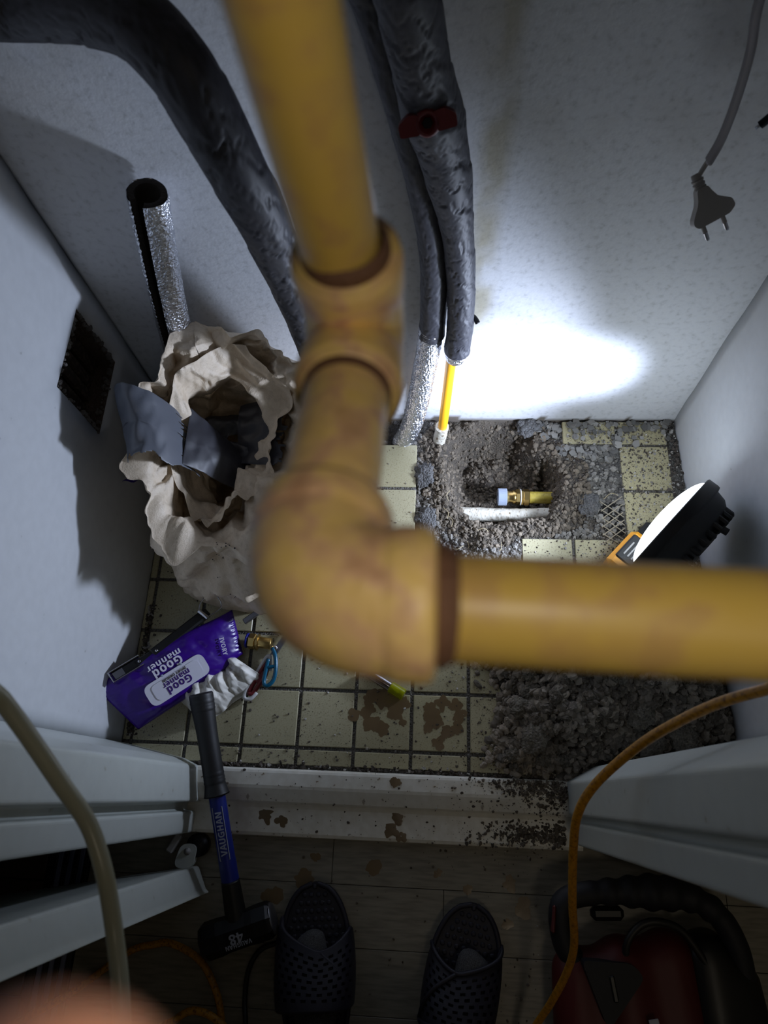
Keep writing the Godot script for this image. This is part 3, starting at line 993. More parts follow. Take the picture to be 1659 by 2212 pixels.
		cols.append(Color(0.085, 0.07, 0.058) * rng.randf_range(0.4, 1.4) if rng.randf() < 0.85 else Color(0.4, 0.38, 0.35))
	multi("swept_dirt", rocks[5], M.soil, xs, cols)
	# sharp chips of tile and mortar along the back wall
	xs = []; cols = []
	var chip := prism([Vector2(-1, -0.6), Vector2(0.3, -0.9), Vector2(1.0, 0.1), Vector2(0.1, 0.8), Vector2(-0.7, 0.5)], -0.22, 0.22).mesh(false)
	for k in 330:
		var x := rng.randf_range(0.24, 0.505)
		var z := -0.552 + absf(rng.randfn(0.0, 0.022))
		if k % 3 == 0:
			x = rng.randf_range(0.28, 0.4); z = -0.497 + absf(rng.randfn(0.0, 0.016))
		var s := 0.0018 + 0.0075 * pow(rng.randf(), 3.0)
		xs.append(Transform3D(Basis(Vector3.UP, rng.randf() * TAU) * Basis(Vector3.RIGHT, rng.randfn(0.0, 0.35)) * Basis.from_scale(Vector3.ONE * s), Vector3(x, (ground_y(x, z) if dug(x, z) else 0.0) + 0.0015 + s * 0.2, z)))
		cols.append(Color(0.27, 0.26, 0.24) * rng.randf_range(0.4, 1.15))
	multi("rubble_chips", chip, M.soil, xs, cols)
	var lumps := [[0.225, -0.543, "bluish mortar lump at the right rim of the hole by the back wall"], [0.012, -0.43, "bluish grey mortar lump left of the hole beside the cream tile"], [0.018, -0.335, "rough grey mortar lump at the lower left rim of the hole"], [0.335, -0.37, "grey broken mortar piece beside the wire mesh"]]
	for q in lumps:
		var bb := rock(int(absf(q[1]) * 5000.0), Vector3(1.0, 0.45, 1.25), 0.5, 3)
		bb.turned(Transform3D(Basis(Vector3.UP, q[0] * 9.0).scaled(Vector3.ONE * 0.02), Vector3(q[0], ground_y(q[0], q[1]) + 0.003, q[1])))
		for i in bb.c.size(): bb.c[i] = Color(0.20, 0.195, 0.19) * (0.85 + 0.5 * n_fine.get_noise_3dv(bb.v[i] * 250.0))
		tag(put("mortar_lump", bb, M.ground, null, true), q[2], "mortar", "lumps of broken mortar")
	# splashes of muddy water on tiles, sill and hall floor
	var blobs := [[-0.104, 0.042, 0.011, 0.0], [-0.075, 0.012, 0.014, 0.0], [-0.077, 0.035, 0.012, 0.0], [-0.068, 0.055, 0.014, 0.0], [-0.05, 0.062, 0.012, 0.0], [-0.05, 0.01, 0.016, 0.0], [-0.03, 0.014, 0.019, 0.0], [-0.03, 0.033, 0.014, 0.0], [-0.016, 0.018, 0.012, 0.0],
		[-0.015, 0.052, 0.006, 0.0], [0.033, 0.027, 0.015, 0.0], [0.04, 0.045, 0.014, 0.0], [0.03, 0.058, 0.009, 0.0], [0.055, 0.015, 0.012, 0.0], [0.074, 0.02, 0.012, 0.0], [0.084, 0.035, 0.012, 0.0], [0.078, 0.055, 0.013, 0.0], [0.062, 0.064, 0.012, 0.0], [0.047, 0.083, 0.012, 0.0],
		[-0.022, 0.15, 0.009, 0.0106], [-0.03, 0.225, 0.012, -0.0252], [-0.02, 0.206, 0.011, -0.024], [-0.012, 0.236, 0.008, -0.0256], [-0.25, 0.21, 0.014, -0.0246], [-0.22, 0.218, 0.010, -0.025], [-0.06, 0.285, 0.013, -0.0498], [-0.16, 0.275, 0.009, -0.0498], [-0.175, 0.31, 0.017, -0.0498], [0.05, 0.29, 0.007, -0.0498], [0.1, 0.31, 0.008, -0.0498], [0.17, 0.30, 0.012, -0.0498], [0.19, 0.335, 0.014, -0.0498], [0.165, 0.36, 0.008, -0.0498], [-0.23, 0.335, 0.014, -0.0498]]
	var wet := MB.new()
	for q in blobs:
		var mid := wet.vert(Vector3(q[0], q[3] + 0.0007, q[1]))
		var ring := []
		for k in 64:
			var a := TAU * k / 64
			var r: float = q[2] * 1.15 * (0.85 + 0.7 * n_fine.get_noise_3d(q[0] * 900.0 + cos(a) * 1.5, q[1] * 900.0, sin(a) * 1.5))
			ring.append(wet.vert(Vector3(q[0] + cos(a) * r, q[3] + 0.0003, q[1] + sin(a) * r)))
		for k in 64: wet.tri(mid, ring[k], ring[(k + 1) % 64])
	var splash := put("mud_splashes", wet.facing(Vector3.UP), M.mud, null, true, false)
	splash.set_meta("kind", "stuff")
	tag(splash, "brown muddy water splashes on the tiles and sill", "mud")
	# plaster mesh sticking out of the mortar
	var t := thing("wire_mesh", "scrap of pale diamond wire mesh set in dark mortar right of the hole", "mesh", Vector3(0.38, -0.006, -0.345))
	put("bed", prism(rounded([Vector2(0.352, -0.362), Vector2(0.365, -0.375), Vector2(0.398, -0.372), Vector2(0.399, -0.308), Vector2(0.362, -0.312)], 0.008), -0.012, -0.002), M.recess_dark, t, false)
	for k in 5:
		for s in [-1, 1]:
			var q := -0.376 + 0.0165 * k
			var pts := [Vector3(0.356, 0.0, q), Vector3(0.378, 0.001, q + s * 0.016), Vector3(0.399, 0.0, q + s * 0.032)]
			if s < 0: pts = [Vector3(0.356, 0.0, q + 0.02), Vector3(0.378, 0.002, q + 0.004), Vector3(0.399, 0.0, q - 0.012)]
			put("wire", tube(curve(pts, 4), 0.0011, 6), M.mesh_wire, t)
	# torn root fibres
	var fib := MB.new()
	for k in 26:
		var x := rng.randf_range(0.0, 0.4)
		var z := rng.randf_range(-0.5, -0.24)
		if not dug(x, z) or inside_by(HOLE, x, z) > 0.0: continue
		var d := Vector3(rng.randf_range(-1, 1), 0, rng.randf_range(-1, 1)).normalized() * rng.randf_range(0.012, 0.03)
		var y := ground_y(x, z) + 0.003
		fib.add(tube(curve([Vector3(x, y, z), Vector3(x, y + 0.003, z) + d * 0.5 + d.rotated(Vector3.UP, 1.3) * 0.25, Vector3(x, y, z) + d], 4), 0.0006, 5))
	var f := put("root_fibres", fib, M.wood_fibre)
	f.set_meta("kind", "stuff")
	tag(f, "thin pale root fibres on the broken mortar around the hole", "fibres")

# ---------------------------------------------------------------- pipes
func gas_pipe() -> void:
	var e1 := Vector3(0.0055, 1.051, 0.0)
	var e2 := Vector3(0.0062, 1.109, 0.1245)
	var t := thing("gas_pipe", "blurred yellow painted steel gas pipe with two elbows close to the lens", "pipe", e1)
	put("pipe", tube([Vector3(-0.05, 2.19, 0.0), e1 + Vector3(0, 0.014, 0)], 0.0136, 40), M.gas_yellow, t)
	put("pipe", tube([e2 + Vector3(0.012, 0, 0), Vector3(0.535, 1.098, 0.138)], 0.0136, 40), M.gas_yellow, t)
	var dn := (e2 - e1).normalized()
	put("nipple", tube([e1 + dn * 0.014, e2 - dn * 0.014], 0.0147, 40), M.gas_fitting, t)
	for q in [[e1, Vector3.UP, dn], [e2, -dn, Vector3.RIGHT]]:
		var c: Vector3 = q[0]
		var path := []
		var a: Vector3 = c + q[1] * 0.021
		var d: Vector3 = c + q[2] * 0.021
		var leg := 0.044 if c == e1 else 0.031
		path.append(c + q[1] * leg)
		for k in 13:
			var s := k / 12.0
			path.append(a.lerp(c, s).lerp(c.lerp(d, s), s))
		path.append(c + q[2] * leg)
		var el := put("elbow", tube(path, 0.0188, 44), M.gas_fitting, t)
		for way in [q[1], q[2]]:
			var grow := 1.75 if q[0] == e1 else 1.0
			put("collar", lathe([Vector2(0.0139, 0.0), Vector2(0.0165, 0.0), Vector2(0.0186, 0.0015 * grow), Vector2(0.0196, 0.005 * grow), Vector2(0.0196, 0.0115 * grow), Vector2(0.0186, 0.0135 * grow), Vector2(0.0139, 0.0145 * grow)], c + way * (leg + 0.001 - 0.0145 * grow), way, 48), M.gas_fitting, el)
			put("thread_ring", lathe([Vector2(0.0134, 0), Vector2(0.0158, 0.0), Vector2(0.0154, 0.003), Vector2(0.0139, 0.0055), Vector2(0.0134, 0.006)], c + way * leg, way, 48), M.thread_dope, el)

func wrap_radius(r0: Callable, pitch: float, n: FastNoiseLite, amp := 0.05) -> Callable:
	return func(s: float, a: float, l: float) -> float:
		var hx := cos(a)
		var hz := sin(a)
		var wob := n.get_noise_3d(hx * 1.2, l * 9.0, hz * 1.2)
		var turn := l / pitch + 2.0 * a / TAU + 0.3 * wob
		var ph := fposmod(turn, 1.0)
		var lap := smoothstep(0.0, 0.09, ph) * (1.0 - 0.8 * ph)              # edge of each lap, then a slow fall
		var fold := absf(fposmod(turn * 2.0 + 0.9 * n.get_noise_3d(hx * 1.5 + 5.0, l * 16.0, hz * 1.5), 1.0) - 0.5) * 2.0
		var deep := smoothstep(-0.25, 0.35, n.get_noise_3d(hx * 1.3 - 7.0, l * 12.0, hz * 1.3))
		var fold2 := absf(fposmod(turn * 3.0 + 1.3 * n.get_noise_3d(hx * 1.7 + 21.0, l * 10.0, hz * 1.7), 1.0) - 0.5) * 2.0
		var r: float = r0.call(s, l)
		return r * (1.0 + amp * (lap - 0.4) + 0.03 * wob - 0.07 * deep * smoothstep(0.7, 1.0, fold) - 0.035 * (1.0 - deep) * smoothstep(0.65, 1.0, fold2))

# worn print on the tape: short strokes laid on the tube
func strokes(path: Array, r: float, at: float, ang: float, marks: Array) -> MB:
	var f := frames(path)
	var b := MB.new()
	for q in marks:   # [along from, to, angle from, to] in metres and radians
		b.add(sheet(func(u, v):
			var i := clampf(at * (path.size() - 1) + lerpf(q[0], q[1], u) / (path[1] - path[0]).length(), 0.0, path.size() - 1.001)
			var k := int(i)
			var c: Vector3 = path[k].lerp(path[k + 1], i - k)
			var a: float = ang + lerpf(q[2], q[3], v)
			return c + (f[k][1] * cos(a) + f[k][2] * sin(a)) * (r * 1.055), 3, 3, 0.0008))
	return b

const GLYPH := [[[-0.006, 0.006, 0.0, 0.07], [0.004, 0.006, 0.0, 0.25], [-0.006, 0.004, 0.3, 0.37], [-0.002, 0.0, 0.08, 0.3]], [[-0.006, 0.006, 0.0, 0.06], [-0.006, -0.003, 0.0, 0.3], [0.003, 0.006, 0.05, 0.32]], [[-0.005, 0.006, 0.0, 0.1], [-0.004, 0.005, 0.22, 0.3]]]

func taped_pipes() -> void:
	var n := noise(71, 1.0, 3)
	var front := [Vector3(-0.002, 1.0, -0.45), Vector3(0.002, 0.921, -0.455), Vector3(0.007, 0.890, -0.460), Vector3(0.014, 0.843, -0.470), Vector3(0.026, 0.770, -0.485), Vector3(0.040, 0.701, -0.500), Vector3(0.058, 0.588, -0.510), Vector3(0.068, 0.478, -0.515), Vector3(0.071, 0.373, -0.515), Vector3(0.068, 0.305, -0.515)]
	front.push_front(Vector3(-0.005, 1.6, -0.45)); front.push_front(Vector3(-0.005, 2.19, -0.45))
	var path := even(front, 0.0018)
	var total := path.size() * 0.0018
	var t := thing("taped_pipe", "grey taped water pipe with a red butterfly valve handle against the back wall", "pipe", Vector3(0.045, -0.06, -0.51))
	var r := func(s: float, l: float) -> float:
		var y := total - l + 0.3
		return lerpf(0.0205, 0.0285, smoothstep(0.55, 0.70, y)) + 0.004 * exp(-pow((y - 0.765) / 0.03, 2.0)) + 0.001 * smoothstep(0.34, 0.31, y)
	put("tape_wrap", tube(path, wrap_radius(r, 0.075, n, 0.06), 72), M.grey_tape, t)
	var lower := even([Vector3(0.040, 0.701, -0.500), Vector3(0.058, 0.588, -0.510), Vector3(0.068, 0.478, -0.515), Vector3(0.071, 0.373, -0.515), Vector3(0.068, 0.309, -0.515)], 0.004)
	var prints := []
	prints.append(strokes(lower, 0.0215, 0.16, 2.5, GLYPH[1])); prints.append(strokes(lower, 0.0205, 0.42, 2.4, GLYPH[0])); prints.append(strokes(lower, 0.0205, 0.7, 2.9, GLYPH[2]))
	for g in prints: put("worn_print", g, M.tape_print, t)
	put("foil_end", tube(even([Vector3(0.068, 0.32, -0.515), Vector3(0.067, 0.30, -0.515), Vector3(0.066, 0.279, -0.515)], 0.002), func(s, a, l): return 0.0175 + 0.0012 * n.get_noise_3d(cos(a) * 4.0, l * 260.0, sin(a) * 4.0) - 0.003 * maxf(0.0, s - 0.8) * 5.0, 36), M.foil, t)
	put("plastic_pipe", tube(even([Vector3(0.063, 0.33, -0.515), Vector3(0.059, 0.259, -0.515), Vector3(0.054, 0.153, -0.515), Vector3(0.048, 0.038, -0.515), Vector3(0.044, -0.011, -0.515), Vector3(0.04, -0.06, -0.507)], 0.01), 0.0092, 28), M.yellow_plastic, t)
	put("foil_sleeve", tube(even([Vector3(0.0475, 0.045, -0.515), Vector3(0.0455, 0.02, -0.514), Vector3(0.042, -0.01, -0.512), Vector3(0.038, -0.066, -0.505)], 0.002), func(s, a, l): return 0.0128 + 0.0008 * n.get_noise_3d(cos(a) * 4.0, l * 300.0, sin(a) * 4.0) + 0.0008 * smoothstep(0.06, 0.0, s), 32), M.white_sleeve, t)
	# butterfly handle, facing the room and a little up
	var c := Vector3(0.0235, 0.782, -0.446)
	var ax := Vector3(0.03, 0.42, 1.0).normalized()
	var side := Vector3(1.0, 0.16, -0.1)
	side = (side - ax * side.dot(ax)).normalized()
	var x := Transform3D(Basis(side, ax, side.cross(ax)), c)
	var h := put("valve_handle", lathe([Vector2(0.0, 0.0), Vector2(0.0125, 0.0), Vector2(0.0135, 0.004), Vector2(0.0135, 0.011), Vector2(0.0115, 0.014), Vector2(0.0085, 0.014), Vector2(0.0075, 0.009), Vector2(0.0, 0.009)], c - ax * 0.012, ax, 30), M.valve_red, t)
	h.set_meta("label", "dark red butterfly handle")
	for s in [-1, 1]:
		put("wing", prism(rounded([Vector2(s * 0.008, -0.010), Vector2(s * 0.018, -0.011), Vector2(s * 0.029, -0.004), Vector2(s * 0.029, 0.008), Vector2(s * 0.009, 0.009)], 0.003), -0.008, 0.002, x), M.valve_red, h, false)
	put("nut", hex_nut(c - ax * 0.004, ax, 0.0055, 0.004), M.dark_metal, h, false)
	put("stem", lathe([Vector2(0, -0.03), Vector2(0.006, -0.03), Vector2(0.006, -0.008), Vector2(0, -0.008)], c, ax, 16), M.dark_metal, h)
	# the pipe behind it, ending in a foil hose
	t = thing("taped_pipe", "thinner grey taped pipe in shadow ending in a crinkled silver foil hose", "pipe", Vector3(0.0, -0.02, -0.53))
	var rear := [Vector3(-0.05, 2.19, -0.51), Vector3(-0.05, 1.4, -0.51), Vector3(-0.045, 0.95, -0.508), Vector3(-0.040, 0.891, -0.510), Vector3(-0.028, 0.857, -0.515), Vector3(-0.008, 0.756, -0.525), Vector3(0.016, 0.628, -0.530), Vector3(0.029, 0.517, -0.530), Vector3(0.030, 0.420, -0.530), Vector3(0.026, 0.327, -0.530)]
	path = even(rear, 0.0026)
	put("tape_wrap", tube(path, wrap_radius(func(s, l): return 0.0205 + 0.001 * smoothstep(0.985, 1.0, s), 0.09, n, 0.045), 56), M.grey_tape, t)
	lower = even([Vector3(0.016, 0.628, -0.530), Vector3(0.029, 0.517, -0.530), Vector3(0.030, 0.420, -0.530), Vector3(0.026, 0.327, -0.530)], 0.004)
	prints = []
	prints.append(strokes(lower, 0.0205, 0.05, 1.9, GLYPH[1])); prints.append(strokes(lower, 0.0205, 0.36, 2.2, GLYPH[0]))
	for g in prints: put("worn_print", g, M.tape_print, t)
	var hose := even([Vector3(0.026, 0.345, -0.530), Vector3(0.022, 0.294, -0.528), Vector3(0.014, 0.237, -0.522), Vector3(0.003, 0.153, -0.517), Vector3(-0.012, 0.060, -0.513), Vector3(-0.03, -0.004, -0.512), Vector3(-0.04, -0.02, -0.510)], 0.0016)
	put("foil_hose", tube(hose, func(s, a, l): return 0.0196 + 0.0012 * sin(l * TAU / 0.0042 + 1.4 * n.get_noise_2d(l * 30.0, cos(a))) + 0.0012 * n.get_noise_3d(cos(a) * 3.0, l * 140.0, sin(a) * 3.0), 40), M.foil, t)
	# cable end poking out beside the taped end
	tag(put("cable_stub", tube(curve([Vector3(0.082, 0.36, -0.547), Vector3(0.094, 0.352, -0.543), Vector3(0.1, 0.345, -0.538)], 4), 0.0042, 10), M.dark_metal), "short dark cable stub poking out right of the taped pipe's end", "cable")

func left_pipe() -> void:
	var n := noise(72, 1.0, 3)
	var pts := [Vector3(-0.516, 0.905, -0.472), Vector3(-0.403, 0.901, -0.467), Vector3(-0.339, 0.892, -0.474), Vector3(-0.262, 0.903, -0.446), Vector3(-0.218, 0.901, -0.423), Vector3(-0.189, 0.884, -0.400), Vector3(-0.176, 0.862, -0.389), Vector3(-0.161, 0.798, -0.384), Vector3(-0.153, 0.722, -0.395), Vector3(-0.155, 0.616, -0.425), Vector3(-0.153, 0.495, -0.448), Vector3(-0.148, 0.357, -0.457), Vector3(-0.14, 0.2, -0.47), Vector3(-0.135, -0.004, -0.475)]
	var eye := Vector3(0.037, 1.279, 0.169)
	for k in range(1, 11): pts[k] = eye + (pts[k] - eye) * 0.957
	var path := even(pts, 0.0022)
	var t := thing("taped_pipe", "thick black-grey taped pipe bending down the left of the back wall", "pipe", Vector3(-0.135, 0.0, -0.475))
	put("tape_wrap", tube(path, wrap_radius(func(s, l): return lerpf(0.0287, 0.025, smoothstep(0.25, 0.6, s)), 0.10, n, 0.06), 72), M.grey_tape, t)
	var lower := even([pts[8], pts[9], pts[10]], 0.004)
	var prints := []
	prints.append(strokes(lower, 0.0258, 0.08, 2.1, GLYPH[0])); prints.append(strokes(lower, 0.0258, 0.42, 2.0, GLYPH[1]))
	for g in prints: put("worn_print", g, M.tape_print, t)
	# slit foil insulation tube leaning in the corner
	t = thing("insulation_tube", "slit silver foil insulation tube with a dark foam core leaning behind the sack", "tube", Vector3(-0.45, 0.0, -0.5))
	var axis := even([Vector3(-0.332, 0.632, -0.522), Vector3(-0.366, 0.48, -0.519), Vector3(-0.396, 0.32, -0.514), Vector3(-0.44, 0.03, -0.506)], 0.003)
	var f := frames(axis)
	var slit := func(u: float) -> float: return lerpf(0.36, 0.24, u)
	var mid := 0.0
	var want := Vector3(-0.36, 0.27, 0.95)
	mid = atan2(want.dot(f[0][2]), want.dot(f[0][1]))
	var shell_at := func(r: Callable) -> Callable:
		return func(u, v):
			var k := roundi(u * (axis.size() - 1))
			var s: float = slit.call(u)
			var a: float = mid + s + v * (TAU - 2.0 * s)
			var rr: float = r.call(u, a)
			return axis[k] + (f[k][1] * cos(a) + f[k][2] * sin(a)) * rr
	put("foam_core", sheet(shell_at.call(func(u, a): return 0.0168), axis.size() - 1, 40, 0.0075).outward(), M.foam_dark, t)
	put("foil_skin", sheet(shell_at.call(func(u, a): return 0.0254 + 0.0009 * sin(u * 780.0 + 3.0 * n.get_noise_2d(u * 40.0, a)) + 0.0006 * n.get_noise_3d(cos(a) * 3.0, u * 90.0, sin(a) * 3.0)), axis.size() - 1, 48, 0.0004).outward(), M.foil, t)

func pipe_sleeves_in_hole() -> void:
	var t := thing("pipe_stub", "yellow pipe stub with brass coupling and grey cap in the dug hole", "pipe", Vector3(0.2, -0.085, -0.408))
	var y := -0.058
	var z := -0.4085
	put("pipe", tube([Vector3(0.175, y, z), Vector3(0.32, y - 0.002, z)], 0.0122, 28), M.dusty_yellow_plastic, t)
	var x := Vector3.RIGHT
	put("hex_nut", hex_nut(Vector3(0.216, y, z), x, 0.0172, 0.0125, 0.2), M.brass, t, false)
	put("body", lathe([Vector2(0, 0), Vector2(0.0125, 0), Vector2(0.0125, 0.012), Vector2(0.0142, 0.0125), Vector2(0.0142, 0.0175), Vector2(0.0128, 0.018), Vector2(0.0128, 0.034), Vector2(0, 0.034)], Vector3(0.182, y, z), x, 32), M.brass, t)
	put("hex_ring", hex_nut(Vector3(0.2005, y, z), x, 0.0165, 0.0085, 0.5), M.brass, t, false)
	put("washer", lathe([Vector2(0.011, 0), Vector2(0.0165, 0.0004), Vector2(0.0165, 0.0022), Vector2(0.011, 0.0026)], Vector3(0.209, y, z), x, 30), M.white_washer, t)
	put("lock_nut", hex_nut(Vector3(0.2115, y, z), x, 0.0163, 0.0045, 0.1), M.brass, t, false)
	var cap := put("cap_ring", lathe([Vector2(0.0115, 0.0), Vector2(0.0165, 0.0), Vector2(0.0175, 0.0012), Vector2(0.0175, 0.0175), Vector2(0.0165, 0.0185), Vector2(0.0115, 0.0185), Vector2(0.0115, 0.0)], Vector3(0.164, y, z), x, 96, 48, 0.012), M.grey_plastic, t, false)
	cap.set_meta("label", "ribbed grey plastic cap ring")
	put("cap_core", lathe([Vector2(0, 0), Vector2(0.0112, 0.0), Vector2(0.0112, 0.014), Vector2(0, 0.014)], Vector3(0.171, y, z), x, 24), M.dark_metal, t)
	var n := noise(73, 1.0, 3)
	t = thing("sleeved_pipe", "dirty white foam sleeved pipe lying in front of the brass coupling in the hole", "pipe", Vector3(0.18, -0.08, -0.37))
	put("sleeve", tube(even([Vector3(0.084, -0.072, -0.376), Vector3(0.1, -0.069, -0.374), Vector3(0.2, -0.066, -0.371), Vector3(0.3, -0.062, -0.374), Vector3(0.34, -0.06, -0.376)], 0.003), func(s, a, l): return 0.0142 + 0.0012 * n.get_noise_3d(cos(a), l * 40.0, sin(a)), 28), M.white_sleeve, t)
	tag(put("half_buried_pipe", tube(even([Vector3(0.038, -0.05, -0.505), Vector3(0.042, -0.017, -0.47), Vector3(0.048, -0.02, -0.43), Vector3(0.058, -0.035, -0.385), Vector3(0.07, -0.06, -0.36)], 0.004), func(s, a, l): return 0.0088 + 0.001 * n.get_noise_3d(cos(a), l * 60.0, sin(a)), 20), M.white_sleeve), "pale pipe half buried along the left bank of the hole", "pipe")

func work_light() -> void:
	var c := Vector3(0.4235, 0.18, -0.2585)
	var ax := Vector3(-0.735, 0.0, -0.678).normalized()      # where the lens looks
	var t := thing("work_light", "round black and yellow work light shining on the floor by the right wall", "lamp", Vector3(c.x, 0.0, c.z))
	var side := Vector3.UP.cross(ax).normalized()
	put("housing", lathe([Vector2(0.0, -0.062), Vector2(0.03, -0.062), Vector2(0.052, -0.056), Vector2(0.072, -0.046), Vector2(0.082, -0.034), Vector2(0.086, -0.018), Vector2(0.0925, -0.016), Vector2(0.0935, -0.012), Vector2(0.0935, 0.004), Vector2(0.091, 0.006), Vector2(0.087, 0.005), Vector2(0.0865, -0.002), Vector2(0.0, -0.002)], c, ax, 64), M.lamp_black, t)
	for k in 26:
		var a := TAU * k / 26
		var dir := side * cos(a) + Vector3.UP * sin(a)
		put("fin", bbox(Vector3(0.018, 0.009, 0.032), 0.003, Transform3D(Basis(dir, dir.cross(ax), ax), c + dir * 0.066 - ax * 0.044)), M.lamp_black, t, false)
	var dome := []
	for k in 13:
		var a := PI / 2 * k / 12.0
		dome.append(Vector2(0.086 * cos(a), 0.001 + 0.026 * sin(a)))
	dome.push_front(Vector2(0.0, 0.0))
	put("lens", lathe(dome, c, ax, 56), M.lamp_lens, t)
	put("knob", lathe([Vector2(0, 0), Vector2(0.006, 0), Vector2(0.006, 0.03), Vector2(0, 0.03)], c - ax * 0.04 - side * 0.03 + Vector3(0, 0.03, 0), (-ax - side * 0.15).normalized(), 14), M.lamp_black, t)
	# battery foot under and before the lens
	var fx := frame_at(Vector3(0.389, 0.032, -0.252), Vector3(0.68, 0, -0.73))
	var foot := put("battery_foot", bbox(Vector3(0.088, 0.058, 0.05), 0.009, fx), M.lamp_yellow, t, false)
	put("vent_panel", bbox(Vector3(0.058, 0.006, 0.036), 0.003, fx * Transform3D(Basis(), Vector3(0.004, 0.0285, 0))), M.lamp_black, foot, false)
	for k in 3:
		put("slot", bbox(Vector3(0.03, 0.0016, 0.003), 0.0006, fx * Transform3D(Basis(), Vector3(0.002, 0.0322, -0.008 + 0.008 * k))), M.stub_paint, foot, false)
	put("base_plate", bbox(Vector3(0.13, 0.02, 0.11), 0.006, frame_at(c + Vector3(0.012, -0.17, 0.01), Vector3(0.68, 0, -0.73))), M.lamp_black, t, false)
	put("stand", bbox(Vector3(0.05, 0.10, 0.03), 0.006, frame_at(c - ax * 0.03 + Vector3(0, -0.115, 0), Vector3(0.68, 0, -0.73))), M.lamp_black, t, false)
	# the light it gives: a wide soft cone and the tighter beam of its reflector
	for q in [[58.0, WIDE, 0.03, 0.65, Vector3(-0.96, 0.03, -0.28)], [24.0, BEAM, 0.02, 1.0, ax], [24.0, BEAM * 0.5, 0.02, 1.0, Vector3(-0.36, 0.0, -0.93)]]:
		var l := SpotLight3D.new()
		l.name = "work_beam"
		l.light_color = Color(0.83, 0.885, 1.0)
		l.light_energy = q[1]; l.spot_angle = q[0]; l.light_size = q[2]; l.spot_angle_attenuation = q[3]
		l.spot_attenuation = 2.0; l.spot_range = 12.0; l.shadow_enabled = true
		add_child(l, true)
		l.look_at_from_position(c + ax * 0.014, c + ax * 0.014 + q[4], Vector3.UP)

const WIDE := 0.40
const BEAM := 0.45

# ---------------------------------------------------------------- sack and clutter
const RIM := [ Vector3(-0.351, 0.375, -0.505), Vector3(-0.286, 0.375, -0.519), Vector3(-0.228, 0.356, -0.499), Vector3(-0.188, 0.311, -0.472), Vector3(-0.178, 0.270, -0.422), Vector3(-0.175, 0.249, -0.361), Vector3(-0.188, 0.241, -0.298), Vector3(-0.219, 0.238, -0.239), Vector3(-0.250, 0.235, -0.183), Vector3(-0.316, 0.239, -0.185), Vector3(-0.378, 0.259, -0.192), Vector3(-0.406, 0.292, -0.230), Vector3(-0.417, 0.328, -0.285), Vector3(-0.424, 0.364, -0.339), Vector3(-0.411, 0.392, -0.396), Vector3(-0.385, 0.400, -0.455) ]
const LIP := [ Vector3(-0.343, 0.340, -0.478), Vector3(-0.295, 0.336, -0.496), Vector3(-0.249, 0.321, -0.487), Vector3(-0.219, 0.288, -0.468), Vector3(-0.212, 0.248, -0.438), Vector3(-0.218, 0.217, -0.399), Vector3(-0.238, 0.206, -0.354), Vector3(-0.260, 0.205, -0.309), Vector3(-0.282, 0.205, -0.262), Vector3(-0.314, 0.207, -0.232), Vector3(-0.357, 0.218, -0.242), Vector3(-0.381, 0.242, -0.279), Vector3(-0.394, 0.271, -0.319), Vector3(-0.397, 0.306, -0.356), Vector3(-0.391, 0.335, -0.397), Vector3(-0.369, 0.353, -0.438) ]
const DEEP := [Vector3(-0.387, 0.180, -0.507), Vector3(-0.349, 0.180, -0.515), Vector3(-0.310, 0.180, -0.512), Vector3(-0.276, 0.173, -0.501), Vector3(-0.264, 0.150, -0.475), Vector3(-0.273, 0.128, -0.445), Vector3(-0.293, 0.115, -0.414), Vector3(-0.314, 0.110, -0.382), Vector3(-0.335, 0.107, -0.349), Vector3(-0.361, 0.100, -0.323), Vector3(-0.392, 0.100, -0.332), Vector3(-0.414, 0.103, -0.364), Vector3(-0.432, 0.113, -0.398), Vector3(-0.443, 0.127, -0.432), Vector3(-0.437, 0.151, -0.461), Vector3(-0.416, 0.175, -0.483)]

func around(ring: Array, s: float) -> Vector3:
	var n := ring.size()
	var i := int(floor(s))
	return ring[posmod(i, n)].cubic_interpolate(ring[posmod(i + 1, n)], ring[posmod(i - 1, n)], ring[posmod(i + 2, n)], s - i)

func crumple(p: Vector3, n: FastNoiseLite, k: float) -> float:    # flat facets between straight sharp creases
	var h := 0.0
	var q := p * k + Vector3(0.4, 0.4, 0.4) * n.get_noise_3dv(p * k * 0.35)
	for i in 7:
		var a := 2.4 * i + n.seed
		var d := Vector3(cos(a), sin(a * 1.7), sin(a)).normalized()
		var w: float = [0.55, 0.8, 1.1, 1.5, 2.1, 3.0, 4.4][i]
		h += (absf(fposmod(q.dot(d) * w + 0.37 * i, 1.0) - 0.5) - 0.25) / w
	return h * 1.1

